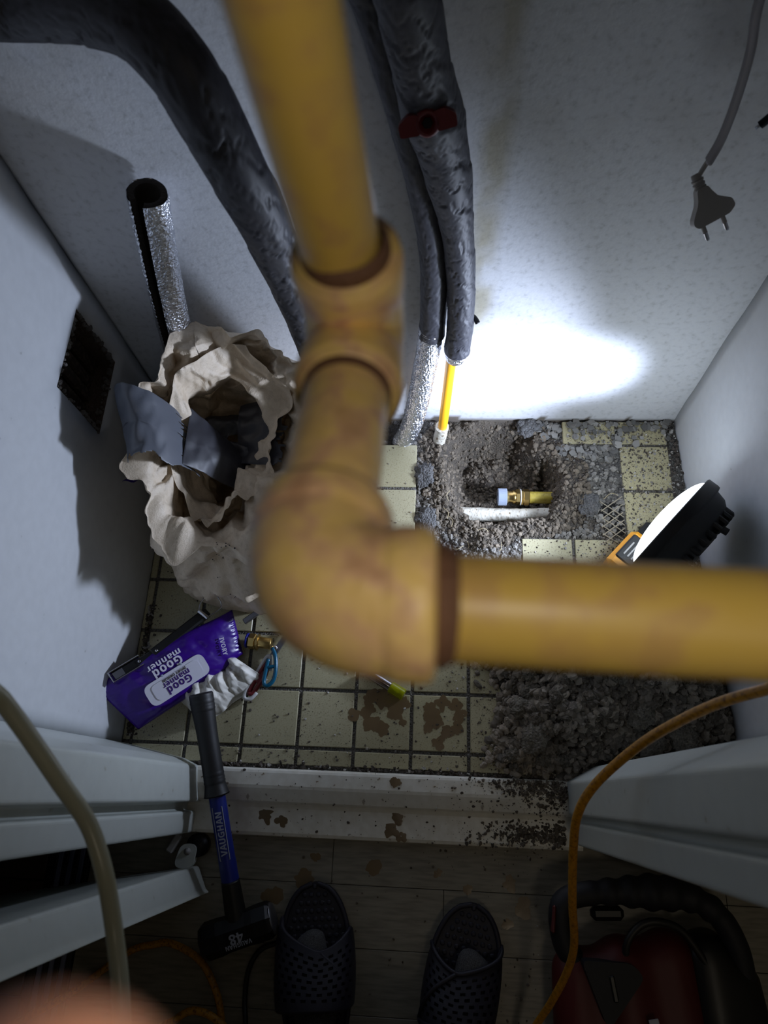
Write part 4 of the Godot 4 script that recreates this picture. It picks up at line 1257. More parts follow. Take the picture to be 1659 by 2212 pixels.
func sack() -> void:
	var n := noise(81, 1.0, 1)
	var mid := Vector3(-0.325, 0.0, -0.335)
	var base := []
	for k in 16:
		var q: Vector3 = RIM[k] - mid
		var a := atan2(q.z / 0.2, q.x / 0.155)
		base.append(mid + Vector3(0.15 * signf(cos(a)) * pow(absf(cos(a)), 0.75), 0.0, 0.195 * signf(sin(a)) * pow(absf(sin(a)), 0.75)))
	var rings := []
	var low := []
	var waist := []
	var shoulder := []
	var slope := []
	var under := []
	var floor_ := []
	var hub := []
	for k in 16:
		low.append(base[k].lerp(mid, -0.03) + Vector3(0, 0.035, 0))
		waist.append(base[k].lerp(RIM[k], 0.55) * Vector3(1, 0, 1) + Vector3(0, RIM[k].y * 0.5, 0) + (base[k] - mid) * 0.02)
		shoulder.append(base[k].lerp(RIM[k], 0.96) * Vector3(1, 0, 1) + Vector3(0, RIM[k].y * 0.93, 0))
		slope.append(RIM[k].lerp(LIP[k], 0.5) + Vector3(0, 0.004, 0))
		under.append(LIP[k].lerp(DEEP[k], 0.4) + Vector3(0, -0.02, 0))
		floor_.append(DEEP[k].lerp(Vector3(-0.36, 0.05, -0.42), 0.5) * Vector3(1, 0.5, 1))
		hub.append(Vector3(-0.36, 0.035, -0.42))
	rings = [base.map(func(p): return p.lerp(mid, 0.12)), base, low, waist, shoulder, RIM, slope, LIP, under, DEEP, floor_, hub]
	var nu := 300
	var nv := 240
	var stations := rings.size() - 1
	var fn := func(u: float, v: float) -> Vector3:
		var s := v * stations
		var i := mini(int(s), stations - 1)
		var f := s - i
		var g := u * 16.0
		var p0 := around(rings[maxi(i - 1, 0)], g)
		var p1 := around(rings[i], g)
		var p2 := around(rings[i + 1], g)
		var p3 := around(rings[mini(i + 2, stations)], g)
		var p := p1.cubic_interpolate(p2, p0, p3, f).lerp(p1.lerp(p2, f), 0.6)
		var out := (p - Vector3(-0.33, p.y, -0.35)).normalized()
		if s > 5.0: out = out.lerp((Vector3.UP * 0.8 - out * 0.6).normalized(), smoothstep(5.0, 6.0, s))
		var loose := smoothstep(1.0, 3.0, s) * smoothstep(11.0, 9.5, s)
		var pleat := absf(fposmod(g * 0.83 + 0.5 * n.get_noise_1d(s * 0.8), 1.0) - 0.5) - 0.25
		return p + out * ((0.004 + 0.03 * loose) * crumple(p, n, 13.0) + 0.014 * loose * pleat * smoothstep(3.0, 7.0, s) + 0.012 * loose * n.get_noise_3dv(p * 6.0))
	var b := sheet(fn, nu, nv)
	for i in b.v.size():   # the floor and the walls stop it
		b.v[i].y = maxf(b.v[i].y, 0.001)
		b.v[i].z = maxf(b.v[i].z, -0.5535); b.v[i].x = maxf(b.v[i].x, -0.513)
	var t := thing("rubbish_sack", "open crumpled beige woven sack full of rubbish in the left corner", "sack", Vector3(-0.33, 0, -0.335))
	put("bag", b, M.kraft, t, true)
	# loose hem folded in over the mouth
	var n2 := noise(82, 1.0, 1)
	var hem := func(shift: float, long: float) -> Callable:
		return func(u: float, v: float):
			var g := u * 16.0
			var a := around(RIM, g).lerp(around(LIP, g), 0.75 + 0.15 * shift)
			var c := around(LIP, g).lerp(around(DEEP, g), long)
			var p := a.lerp(c, v * (0.75 + 0.25 * (absf(fposmod(u * 3.0 + shift, 1.0) - 0.5) * 4.0 - 1.0))) + Vector3(0, 0.012 * (1.0 - v), 0)
			var in_ := (Vector3(-0.335, p.y, -0.39) - p).normalized()
			p += in_ * (0.01 + 0.022 * sin(v * PI) + 0.016 * (absf(fposmod(u * 6.0 + shift, 1.0) - 0.5) * 2.0))
			return p + (in_ + Vector3.UP).normalized() * 0.026 * crumple(p + Vector3(shift, 0, 0), n2, 15.0)
	put("inner_fold", sheet(hem.call(0.0, 0.75), 200, 50, 0.0006), M.kraft, t, true)
	# perforations
	var dots := MB.new()
	for q in [[9.3, 3.35], [9.2, 2.6], [8.8, 1.35], [8.7, 5.2], [1.9, 8.2], [7.9, 8.0]]:
		for k in 9:
			var gu: float = q[0] + rng.randfn(0.0, 0.11)
			var gv: float = q[1] + rng.randfn(0.0, 0.11)
			var p: Vector3 = fn.call(gu / 16.0, gv / stations)
			dots.add(rock(3, Vector3.ONE, 0.1, 1).turned(Transform3D(Basis.from_scale(Vector3.ONE * rng.randf_range(0.0006, 0.0017)), p)))
	var dt := put("perforations", dots, M.print_ink, t)
	dt.set_meta("kind", "stuff")
	# printed block letters on the lining
	var pp: Vector3 = fn.call(3.6 / 16.0, 7.9 / stations)
	# grey tape wrapper hung over the left rim
	var n3 := noise(83, 1.0, 2)
	var over := [Vector2(-0.456, 0.285), Vector2(-0.456, 0.335), Vector2(-0.445, 0.388), Vector2(-0.418, 0.415), Vector2(-0.39, 0.397), Vector2(-0.370, 0.35), Vector2(-0.358, 0.29)]
	var g := sheet(func(u: float, v: float):
		var s := u * 6.0
		var i := mini(int(s), 5)
		var q: Vector2 = over[i].cubic_interpolate(over[i + 1], over[maxi(i - 1, 0)], over[mini(i + 2, 6)], s - i)
		var z := lerpf(-0.405, -0.295, v) + 0.02 * u * (1.0 - v) + 0.012 * sin(u * 3.0)
		z += 0.012 * n3.get_noise_2d(u * 4.0, v * 1.0 + 4.0) * (1.0 if v > 0.5 else 0.2)
		var p := Vector3(q.x + 0.02 * (v - 0.5), q.y - 0.05 * v, z)
		return p + Vector3(-0.3, 1, 0).normalized() * 0.012 * crumple(p, n3, 14.0), 60, 60, 0.0008,
		func(i, j): return j < 57 - 5.0 * (0.5 + n3.get_noise_1d(i * 0.12)) and i < 57 - 9.0 * absf(n3.get_noise_1d(j * 0.25 + 50.0)))
	tag(put("grey_wrapper", g, M.grey_wrap), "torn piece of grey tape hung over the left rim of the sack", "wrapper")
	g = sheet(func(u: float, v: float):
		var p := Vector3(lerpf(-0.362, -0.285, u), lerpf(0.31, 0.15, u), lerpf(-0.40, -0.30, v) + 0.03 * u - 0.04 * u * v)
		return p + Vector3(0.5, 1, 0).normalized() * (0.02 * sin(v * PI) * u + 0.006 * crumple(p, n3, 11.0)), 50, 40, 0.0008)
	tag(put("dark_wrapper", g, M.dark_wrap), "dark grey strip running from the left rim down into the sack", "wrapper")
	g = sheet(func(u: float, v: float):
		var a := v * TAU * 1.35
		var r := lerpf(0.012, 0.058, u) * (1.0 + 0.15 * sin(a * 2.0))
		var p := Vector3(-0.318 + cos(a) * r * 1.25, 0.19 + 0.028 * u - 0.03 * u * u + 0.012 * v, -0.403 + sin(a) * r * 0.8)
		return p + Vector3.UP * 0.016 * crumple(p, n3, 17.0), 30, 90, 0.0008)
	tag(put("crumpled_wrapper", g, M.dark_wrap), "crumpled ball of dark grey tape in the middle of the sack", "wrapper")
	g = sheet(func(u: float, v: float):
		var p := Vector3(lerpf(-0.31, -0.215, u), 0.215 + 0.018 * u + 0.012 * sin(v * 5.0), lerpf(-0.458, -0.352, v) + 0.03 * u * (v - 0.5))
		return p + Vector3.UP * 0.012 * crumple(p, n3, 12.0), 40, 40, 0.0008,
		func(i, j): return i < 38 - 9.0 * absf(n3.get_noise_1d(j * 0.16 + 9.0)) * 2.0 - absf(j - 20.0) * 0.2 + (j % 3))
	tag(put("torn_wrapper", g, M.dark_wrap), "flat torn sheet of dark grey tape on the right inside the sack", "wrapper")
	tag(put("purple_scrap", sheet(func(u: float, v: float): return Vector3(lerpf(-0.5, -0.478, u), lerpf(0.18, 0.215, v) + 0.004 * sin(u * 6.0), lerpf(-0.34, -0.31, v)), 6, 6, 0.001), M.purple_film), "small purple film scrap between the sack and the left wall", "wrapper")

func letters(text: String, size: float, at: Vector3, x_dir: Vector3, y_dir: Vector3, m: Material, parent: Node3D, called := "lettering") -> void:
	var tm := TextMesh.new()
	tm.text = text
	var f := SystemFont.new()
	f.font_names = PackedStringArray(["Droid Sans"]); f.font_weight = 700
	tm.font = f
	tm.font_size = 32; tm.pixel_size = size / 32.0; tm.depth = 0.0005
	var o := MeshInstance3D.new()
	o.mesh = tm; o.material_override = m
	o.name = numbered(parent, called)
	parent.add_child(o, true)
	var x := x_dir.normalized()
	var y := (y_dir - x * y_dir.dot(x)).normalized()
	o.transform = Transform3D(Basis(x, y, x.cross(y)), at - base_of[parent])

func left_clutter() -> void:
	# purple pouch of wet wipes leaning against the wall and the tool behind it
	var p0 := Vector3(-0.503, 0.075, 0.052)
	var p1 := Vector3(-0.322, 0.026, -0.096)
	var ax := (p1 - p0)
	var ln := ax.length()
	ax = ax.normalized()
	var up := Vector3(0.28, 0.92, 0.34)
	up = (up - ax * up.dot(ax)).normalized()
	var wd := up.cross(ax).normalized()          # across, towards the room
	if wd.z < 0.0: wd = -wd
	var x := Transform3D(Basis(ax, up, wd), (p0 + p1) / 2.0)
	var n := noise(84, 1.0, 2)
	var t := thing("wipes_pouch", "purple pouch of wet wipes with a white lid leaning on the left wall", "pouch", Vector3(-0.42, 0, -0.02))
	var skin_ := func(side: float) -> Callable:
		return func(u: float, v: float):
			var s := 2.0 * u - 1.0
			var w := 0.052 - 0.012 * smoothstep(0.55, 1.0, u)
			var c := 2.0 * v - 1.0
			var bulge := pow(maxf(0.0, 1.0 - pow(absf(s), 3.0)), 0.7) * pow(maxf(0.0, 1.0 - pow(absf(c), 2.6)), 0.6)
			var p := Vector3(s * ln / 2.0 + 0.012 * (c if u < 0.5 else -c) * smoothstep(0.5, 1.0, absf(s)), side * 0.021 * bulge, c * w)
			p.y += 0.004 * bulge * side * crumple(p + Vector3(side, 0, 0), n, 22.0) + 0.0008 * sin(p.z * 900.0) * smoothstep(0.9, 0.93, absf(s))
			return x * p
	var pb := sheet(skin_.call(1.0), 60, 40)
	var pb2 := sheet(skin_.call(-1.0), 60, 40)
	pb2.flip()
	pb.add(pb2)
	put("film", pb.outward(), M.purple_film, t)
	var lid := put("lid", prism(rounded([Vector2(-0.056, -0.02), Vector2(0.056, -0.02), Vector2(0.056, 0.02), Vector2(-0.056, 0.02)], 0.014, 6), 0.014, 0.0255, x * Transform3D(Basis(), Vector3(-0.012, 0, 0.012))), M.lid_white, t, false)
	put("lid_panel", prism(rounded([Vector2(-0.044, -0.0145), Vector2(0.044, -0.0145), Vector2(0.044, 0.0145), Vector2(-0.044, 0.0145)], 0.009, 5), 0.0255, 0.0268, x * Transform3D(Basis(), Vector3(-0.012, 0, 0.012))), M.lid_white, lid, false)
	for k in 2: put("hinge_tab", bbox(Vector3(0.004, 0.003, 0.004), 0.001, x * Transform3D(Basis(), Vector3(-0.03 + 0.036 * k, 0.025, -0.0085))), M.grey_plastic, lid, false)
	letters("Good", 0.0185, x * Vector3(-0.012, 0.0272, 0.0195), -ax, wd, M.ink_purple, t)
	letters("manner", 0.0135, x * Vector3(-0.012, 0.0272, 0.0085), -ax, wd, M.ink_purple, t)
	letters("IVORY ORIGIN", 0.0065, x * Vector3(-0.012, 0.0272, 0.0005), -ax, wd, M.print_ink, t)
	letters("Good", 0.022, x * Vector3(-0.014, 0.0245, -0.017), -ax, wd - up * 0.15, M.ink_white, t)
	letters("manner", 0.017, x * Vector3(-0.014, 0.0228, -0.029), -ax, wd - up * 0.4, M.ink_white, t)
	letters("IVORY", 0.011, x * Vector3(0.083, 0.0205, 0.006), (-ax * 0.3 + wd).normalized(), (wd + ax).normalized(), M.ink_white, t)
	# long black tool behind it
	var a := Vector3(-0.505, 0.104, 0.006)
	var b := Vector3(-0.470, 0.086, -0.026)
	var c := Vector3(-0.446, 0.077, -0.047)
	var d := Vector3(-0.381, 0.052, -0.119)
	t = thing("folding_tool", "long black folding tool with silver framed end behind the purple pouch", "tool", Vector3(-0.44, 0, -0.06))
	put("handle", bbox(Vector3((d - c).length() + 0.02, 0.012, 0.019), 0.003, frame_at((c + d) / 2.0, d - c)), M.black_plastic, t, false)
	put("arm", bbox(Vector3((c - b).length() + 0.02, 0.007, 0.014), 0.002, frame_at((b + c) / 2.0, c - b)), M.black_plastic, t, false)
	var fx := frame_at((a + b) / 2.0, b - a)
	put("jaw", bbox(Vector3(0.046, 0.006, 0.016), 0.001, fx), M.black_plastic, t, false)
	for s in [-1, 1]: put("rail", bbox(Vector3(0.056, 0.011, 0.002), 0.0006, fx * Transform3D(Basis(), Vector3(0, 0.002, s * 0.0095))), M.chrome, t, false)
	put("end_plate", bbox(Vector3(0.002, 0.011, 0.021), 0.0006, fx * Transform3D(Basis(), Vector3(-0.028, 0.002, 0))), M.chrome, t, false)
	put("plate", bbox(Vector3(0.018, 0.002, 0.013), 0.0005, fx * Transform3D(Basis(), Vector3(-0.014, 0.004, 0))), M.worn_steel, t, false)
	for q in [b, c]: put("rivet", lathe([Vector2(0, 0), Vector2(0.0035, 0), Vector2(0.0028, 0.0025), Vector2(0, 0.003)], q + Vector3(0, 0.004, 0), Vector3.UP, 14), M.chrome, t)
	put("wire_loop", tube(curve([d + Vector3(-0.006, 0.004, 0.004), Vector3(-0.388, 0.058, -0.138), Vector3(-0.371, 0.058, -0.158), Vector3(-0.358, 0.052, -0.152), Vector3(-0.353, 0.046, -0.136), d + Vector3(0.008, 0.002, 0.004)], 6), 0.0013, 8), M.chrome, t)
	put("hinge_barrel", tube([d + Vector3(-0.008, 0.005, -0.006), d + Vector3(0.01, 0.004, 0.006)], 0.0042, 14), M.chrome, t)
	# used wipe
	var n4 := noise(85, 1.0, 2)
	var arc := even([Vector3(-0.404, 0.03, 0.034), Vector3(-0.384, 0.045, 0.014), Vector3(-0.352, 0.04, 0.004), Vector3(-0.322, 0.03, -0.014), Vector3(-0.306, 0.02, -0.04)], 0.002)
	var f := frames(arc)
	var w := sheet(func(u: float, v: float):
		var k := mini(int(u * (arc.size() - 1)), arc.size() - 1)
		var across := Vector3(f[k][0].z, 0, -f[k][0].x)
		var s := (v - 0.45)
		var p: Vector3 = arc[k] - across * s * (0.085 + 0.02 * sin(u * 7.0))
		p.y = arc[k].y * (1.0 - 2.2 * s * s) - 0.012 + 0.02 * pow(maxf(0.0, 1.0 - 4.0 * s * s), 0.8) * (0.7 + 0.3 * sin(u * 9.0)) + 0.016 * crumple(p, n4, 26.0) * (1.0 - absf(s)) + 0.006 * sin(u * 40.0 + v * 5.0) * (1.0 - 2.0 * absf(s))
		p.y = maxf(p.y, 0.0015)
		return p, 80, 46, 0.0006)
	tag(put("used_wipe", w, M.tissue), "crumpled dirty white wet wipe beside the hammer grip", "wipe")
	# snips: white-edged red loop and teal loop, jaws under the gas pipe
	t = thing("snips", "hand snips with a red and white loop and a teal loop", "snips", Vector3(-0.265, 0, -0.02))
	var y := 0.009
	var loop := [Vector3(-0.300, y, 0.014), Vector3(-0.2895, y, 0.021), Vector3(-0.2745, y, 0.003), Vector3(-0.258, y, -0.03), Vector3(-0.262, y, -0.058), Vector3(-0.276, y, -0.038)]
	var frame := [loop[3], loop[4], loop[5], loop[0], loop[1], loop[2] + Vector3(-0.004, 0, 0.006)]
	put("white_edge", tube(even(frame, 0.004), 0.0036, 12, true, Vector2(1, 1)), M.tool_white, t)
	var red := [Vector3(-0.293, y, 0.009), Vector3(-0.288, y, 0.013), Vector3(-0.277, y, -0.002), Vector3(-0.266, y, -0.022), Vector3(-0.264, y, -0.044), Vector3(-0.274, y, -0.03), Vector3(-0.284, y, -0.012), Vector3(-0.293, y, 0.009)]
	put("red_grip", tube(even(red, 0.004), 0.0042, 12), M.tool_red, t)
	put("red_web", prism(rounded([Vector2(-0.284, -0.012), Vector2(-0.276, -0.03), Vector2(-0.264, -0.026), Vector2(-0.266, -0.01), Vector2(-0.274, 0.0)], 0.003), 0.006, 0.012), M.tool_red, t, false)
	put("teal_grip", tube(even([Vector3(-0.262, y + 0.006, -0.05), Vector3(-0.2665, y + 0.006, -0.012), Vector3(-0.261, y + 0.006, -0.002), Vector3(-0.25, y + 0.006, -0.011), Vector3(-0.247, y + 0.006, -0.03), Vector3(-0.25, y + 0.006, -0.055), Vector3(-0.257, y + 0.006, -0.07)], 0.004), 0.0038, 14), M.teal, t)
	put("teal_bar", tube([Vector3(-0.265, y + 0.006, -0.034), Vector3(-0.248, y + 0.006, -0.038)], 0.0035, 12), M.teal, t)
	put("jaw", prism([Vector2(-0.262, -0.058), Vector2(-0.248, -0.062), Vector2(-0.232, -0.09), Vector2(-0.224, -0.11), Vector2(-0.24, -0.095)], 0.006, 0.011), M.worn_steel, t, false)
	put("pivot", lathe([Vector2(0, 0), Vector2(0.006, 0), Vector2(0.005, 0.003), Vector2(0, 0.004)], Vector3(-0.253, 0.013, -0.07), Vector3.UP, 18), M.chrome, t)
	# clear tube with a lime cap
	var l0 := Vector3(-0.072, 0.0105, -0.027)
	var l1 := Vector3(-0.013, 0.0105, 0.006)
	var ld := (l1 - l0).normalized()
	t = thing("capped_tube", "silver tube with a see-through lime green end under the gas elbow", "tube", Vector3(-0.04, 0, -0.01))
	put("barrel", lathe([Vector2(0, 0), Vector2(0.008, 0), Vector2(0.0088, 0.001), Vector2(0.0088, 0.048), Vector2(0, 0.049)], l0 - ld * 0.01, ld, 24), M.chrome, t)
	put("cap", lathe([Vector2(0, 0), Vector2(0.0098, 0), Vector2(0.0104, 0.001), Vector2(0.0104, 0.027), Vector2(0.009, 0.0285), Vector2(0, 0.0285)], l0 + ld * 0.038, ld, 28), M.lime_clear, t)
	put("core", bbox(Vector3(0.013, 0.008, 0.008), 0.002, frame_at(l0 + ld * 0.05, ld)), M.lime_solid, t, false)
	for k in 3: put("mark", bbox(Vector3(0.002, 0.0015, 0.003), 0.0004, frame_at(l0 + ld * (0.042 + 0.006 * k) + Vector3(0.002, 0.0075, 0.004 - 0.002 * k), ld)), M.black_plastic, t, false)
	# brass fitting with blue ring, half under the elbow in the view
	var bx := Vector3(1.0, 0.0, 0.12).normalized()
	t = thing("brass_fitting", "brass pipe fitting with a blue ring beside the purple pouch", "fitting", Vector3(-0.285, 0, -0.085))
	put("ring", lathe([Vector2(0.006, 0), Vector2(0.0125, 0.0), Vector2(0.0135, 0.001), Vector2(0.0135, 0.003), Vector2(0.012, 0.004), Vector2(0.006, 0.004), Vector2(0.006, 0.0)], Vector3(-0.307, 0.015, -0.083), bx, 30), M.ring_blue, t)
	put("nut", hex_nut(Vector3(-0.302, 0.015, -0.082), bx, 0.0145, 0.013, 0.3), M.brass, t, false)
	put("body", lathe([Vector2(0, 0), Vector2(0.0105, 0), Vector2(0.0105, 0.03), Vector2(0, 0.03)], Vector3(-0.29, 0.015, -0.081), bx, 24), M.brass, t)
	put("flange", hex_nut(Vector3(-0.287, 0.015, -0.080), bx, 0.0150, 0.004, 0.0), M.brass, t, false)
	# bar tool with a brown handle behind the elbow
	t = thing("pry_bar", "steel bar with a red-brown handle end beside the sack", "tool", Vector3(-0.28, 0, -0.14))
	put("bar", bbox(Vector3(0.07, 0.006, 0.011), 0.0015, frame_at(Vector3(-0.287, 0.02, -0.137), Vector3(0.75, 0.1, -0.55))), M.worn_steel, t, false)
	put("grip", lathe([Vector2(0, 0), Vector2(0.009, 0.001), Vector2(0.011, 0.006), Vector2(0.0105, 0.06), Vector2(0.008, 0.066), Vector2(0, 0.066)], Vector3(-0.3, 0.05, -0.155), Vector3(0.9, -0.35, -0.25), 18), M.brown_handle, t)

func hammer() -> void:
	var hc := Vector3(-0.274, -0.018, 0.385)
	var grip_end := Vector3(-0.361, 0.067, 0.023)
	var ax := Vector3(0.114, 0.0, -0.042).normalized()
	var hd := (grip_end - hc)
	var ln := hd.length()
	hd = hd.normalized()
	var t := thing("sledge_hammer", "short sledge hammer with blue handle, black grip and black iron head", "hammer", Vector3(-0.3, -0.05, 0.3))
	var up := ax.cross(hd)
	if up.y < 0.0: up = -up
	var x := Transform3D(Basis(ax, up.normalized(), ax.cross(up).normalized()), hc)
	var prof := []
	for k in 8:
		var a := TAU * (k + 0.5) / 8.0
		prof.append(Vector2(cos(a), sin(a)) * 0.0285)
	# octagonal head lofted along its length, faces chamfered
	var hb := MB.new()
	var st := [[-0.061, 0.72], [-0.0595, 0.86], [-0.053, 1.0], [-0.03, 1.0], [-0.018, 0.95], [0.018, 0.95], [0.03, 1.0], [0.053, 1.0], [0.0595, 0.86], [0.061, 0.72]]
	for s in st:
		for k in 9: hb.vert(x * Vector3(s[0], prof[k % 8].y * s[1], prof[k % 8].x * s[1]))
	for i in st.size() - 1:
		for k in 8: hb.quad(i * 9 + k, i * 9 + k + 1, i * 9 + k + 10, i * 9 + k + 9)
	for e in [0, st.size() - 1]:
		var m := hb.vert(x * Vector3(st[e][0], 0, 0))
		for k in 8: hb.tri(m, e * 9 + k, e * 9 + k + 1)
	var head := put("head", hb.outward(), M.iron_black, t, false)
	put("worn_face", lathe([Vector2(0, 0), Vector2(0.019, 0), Vector2(0.024, -0.0022), Vector2(0.0245, -0.005), Vector2(0, -0.005)], hc + ax * 0.0622, ax, 24), M.worn_steel, head)
	letters("48", 0.022, hc + up.normalized() * 0.0272 + ax * 0.002 + hd * -0.002, -ax, -hd, M.print_pale, head)
	letters("VAUGHAN", 0.009, hc + up.normalized() * 0.0272 + ax * 0.004 - hd * 0.012, -ax, -hd, M.print_pale, head)
	var rad := func(r: float, flat: float) -> Callable: return func(s, a, l): return r * (1.0 + flat * cos(2.0 * a))
	put("neck", tube(even([hc + hd * 0.015, hc + hd * 0.04, hc + hd * 0.078], 0.004), func(s, a, l): return lerpf(0.0175, 0.015, s), 24), M.black_plastic, t)
	var g0 := hc + hd * 0.214
	var shaft := put("handle", tube(even([hc + hd * 0.07, hc + hd * 0.14, hc + hd * 0.22], 0.004), func(s, a, l): return 0.0145 - 0.0006 * smoothstep(0.25, 0.3, s), 28), M.hammer_blue, t)
	var gup := hd.cross(ax).normalized()
	if gup.y < 0.0: gup = -gup
	var gs := hd.cross(gup)
	letters("VAUGHAN", 0.0145, hc + hd * 0.155 + gup * 0.0142 + gs * 0.001, hd, -gs if gs.x > 0.0 else gs, M.print_pale, shaft)
	var rim := []
	for q in [[-0.042, -0.008], [0.042, -0.008], [0.042, 0.008], [-0.042, 0.008], [-0.042, -0.008]]:
		rim.append(hc + hd * (0.155 + q[0]) + gs * q[1] + gup * sqrt(0.0143 * 0.0143 - q[1] * q[1]))
	put("frame_line", tube(rim, 0.0008, 6), M.print_pale, shaft)
	var gl := ln - 0.214
	var grip := put("grip", tube(even([g0, g0 + hd * gl * 0.5, g0 + hd * gl * 0.97, g0 + hd * gl], 0.0025), func(s, a, l):
		var r := lerpf(0.0205, 0.0175, smoothstep(0.0, 0.12, s)) + 0.003 * smoothstep(0.55, 0.95, s) + 0.0012 * (1.0 - smoothstep(0.0, 0.02, s))
		for q in [0.13, 0.165, 0.2, 0.83, 0.865, 0.9]:
			r += 0.0009 * exp(-pow((s - q) / 0.006, 2.0))
		return r * (1.0 - 0.25 * smoothstep(0.985, 1.0, s)), 30), M.black_rubber, t)

# ---------------------------------------------------------------- worker
func slipper(toe: Vector3, heading: Vector3, mirror: float, label: String) -> void:
	var back := -heading.normalized()
	var side := Vector3(-back.z, 0, back.x) * mirror          # towards the outer edge
	var x := Transform3D(Basis(side, Vector3.UP, back), Vector3(toe.x, -0.05, toe.z))
	var ln := 0.285
	var half := func(s: float) -> float: return 0.057 * pow(maxf(0.0, 1.0 - pow(absf(2.0 * s - 0.86) / (0.86 if s < 0.43 else 1.14), 2.7)), 0.5) * lerpf(1.0, 0.84, smoothstep(0.4, 0.9, s))
	var poly := []
	for k in 41: poly.append(Vector2(half.call(k / 40.0 * 0.998 + 0.001), k / 40.0 * ln))
	for k in 41: poly.append(Vector2(-half.call((40 - k) / 40.0 * 0.998 + 0.001), (40 - k) / 40.0 * ln))
	var t := thing("slipper", label, "slipper", x.origin, "pair of navy slippers")
	put("sole", prism(poly, 0.0, 0.022, x), M.slipper_navy, t, false)
	var rim := []
	for p in poly: rim.append(x * Vector3(p.x * 0.985, 0.0225, p.y * 0.992 + 0.001))
	put("rim", tube(rim, 0.0042, 8), M.slipper_navy, t)
	var xs := []
	for i in 24:
		for j in 9:
			var s := (i + 0.5) / 24.0
			var hx := (j - 4.0) * 0.0115 + (0.0057 if i % 2 else 0.0)
			if absf(hx) > half.call(s) - 0.009: continue
			xs.append(Transform3D(Basis.from_scale(Vector3(0.0042, 0.0022, 0.0042)), x * Vector3(hx, 0.022, s * ln)))
	multi("massage_bumps", rock(2, Vector3.ONE, 0.05, 1).mesh(true), M.slipper_navy, xs, [Color.WHITE], t)
	var front := func(v: float) -> float: return lerpf(0.24, 0.33, smoothstep(0.0, 0.45, v)) if v < 0.45 else lerpf(0.33, 0.17, pow((v - 0.45) / 0.55, 1.1))
	var strap := func(lift: float) -> Callable:
		return func(u: float, v: float):
			var s: float = lerpf(front.call(v), 0.60 - 0.03 * sin(v * PI), u)
			var w: float = half.call(s) + 0.003
			var a := PI * (1.0 - v)
			var up := 0.018 + (0.036 + 0.044 * smoothstep(0.2, 0.62, s)) * pow(maxf(sin(a), 0.0), 0.6)
			return x * Vector3(cos(a) * w * (1.0 if mirror > 0 else 1.0) * -1.0, up + lift, s * ln)
	var holes := func(i: int, j: int) -> bool:
		var a := i % 4
		var c := (j + (2 if (i / 4) % 2 else 0)) % 4
		return not (a in [1, 2] and c in [1, 2] and i > 3 and i < 36 and j > 4 and j < 43)
	put("strap", sheet(strap.call(0.0), 40, 48, 0.0045, holes), M.slipper_navy, t, false)
	for e in [0.0, 1.0]:
		var edge := []
		for k in 33: edge.append(strap.call(0.001).call(e, k / 32.0))
		put("welt", tube(edge, 0.0035, 8), M.slipper_navy, t)
	# raised band that crosses the other one
	var band := []
	for k in 25: band.append(strap.call(0.002).call(lerpf(0.02, 0.98, k / 24.0), lerpf(0.42, 0.03, k / 24.0)))
	put("cross_band", tube(band, 0.0032, 8), M.slipper_navy, t)

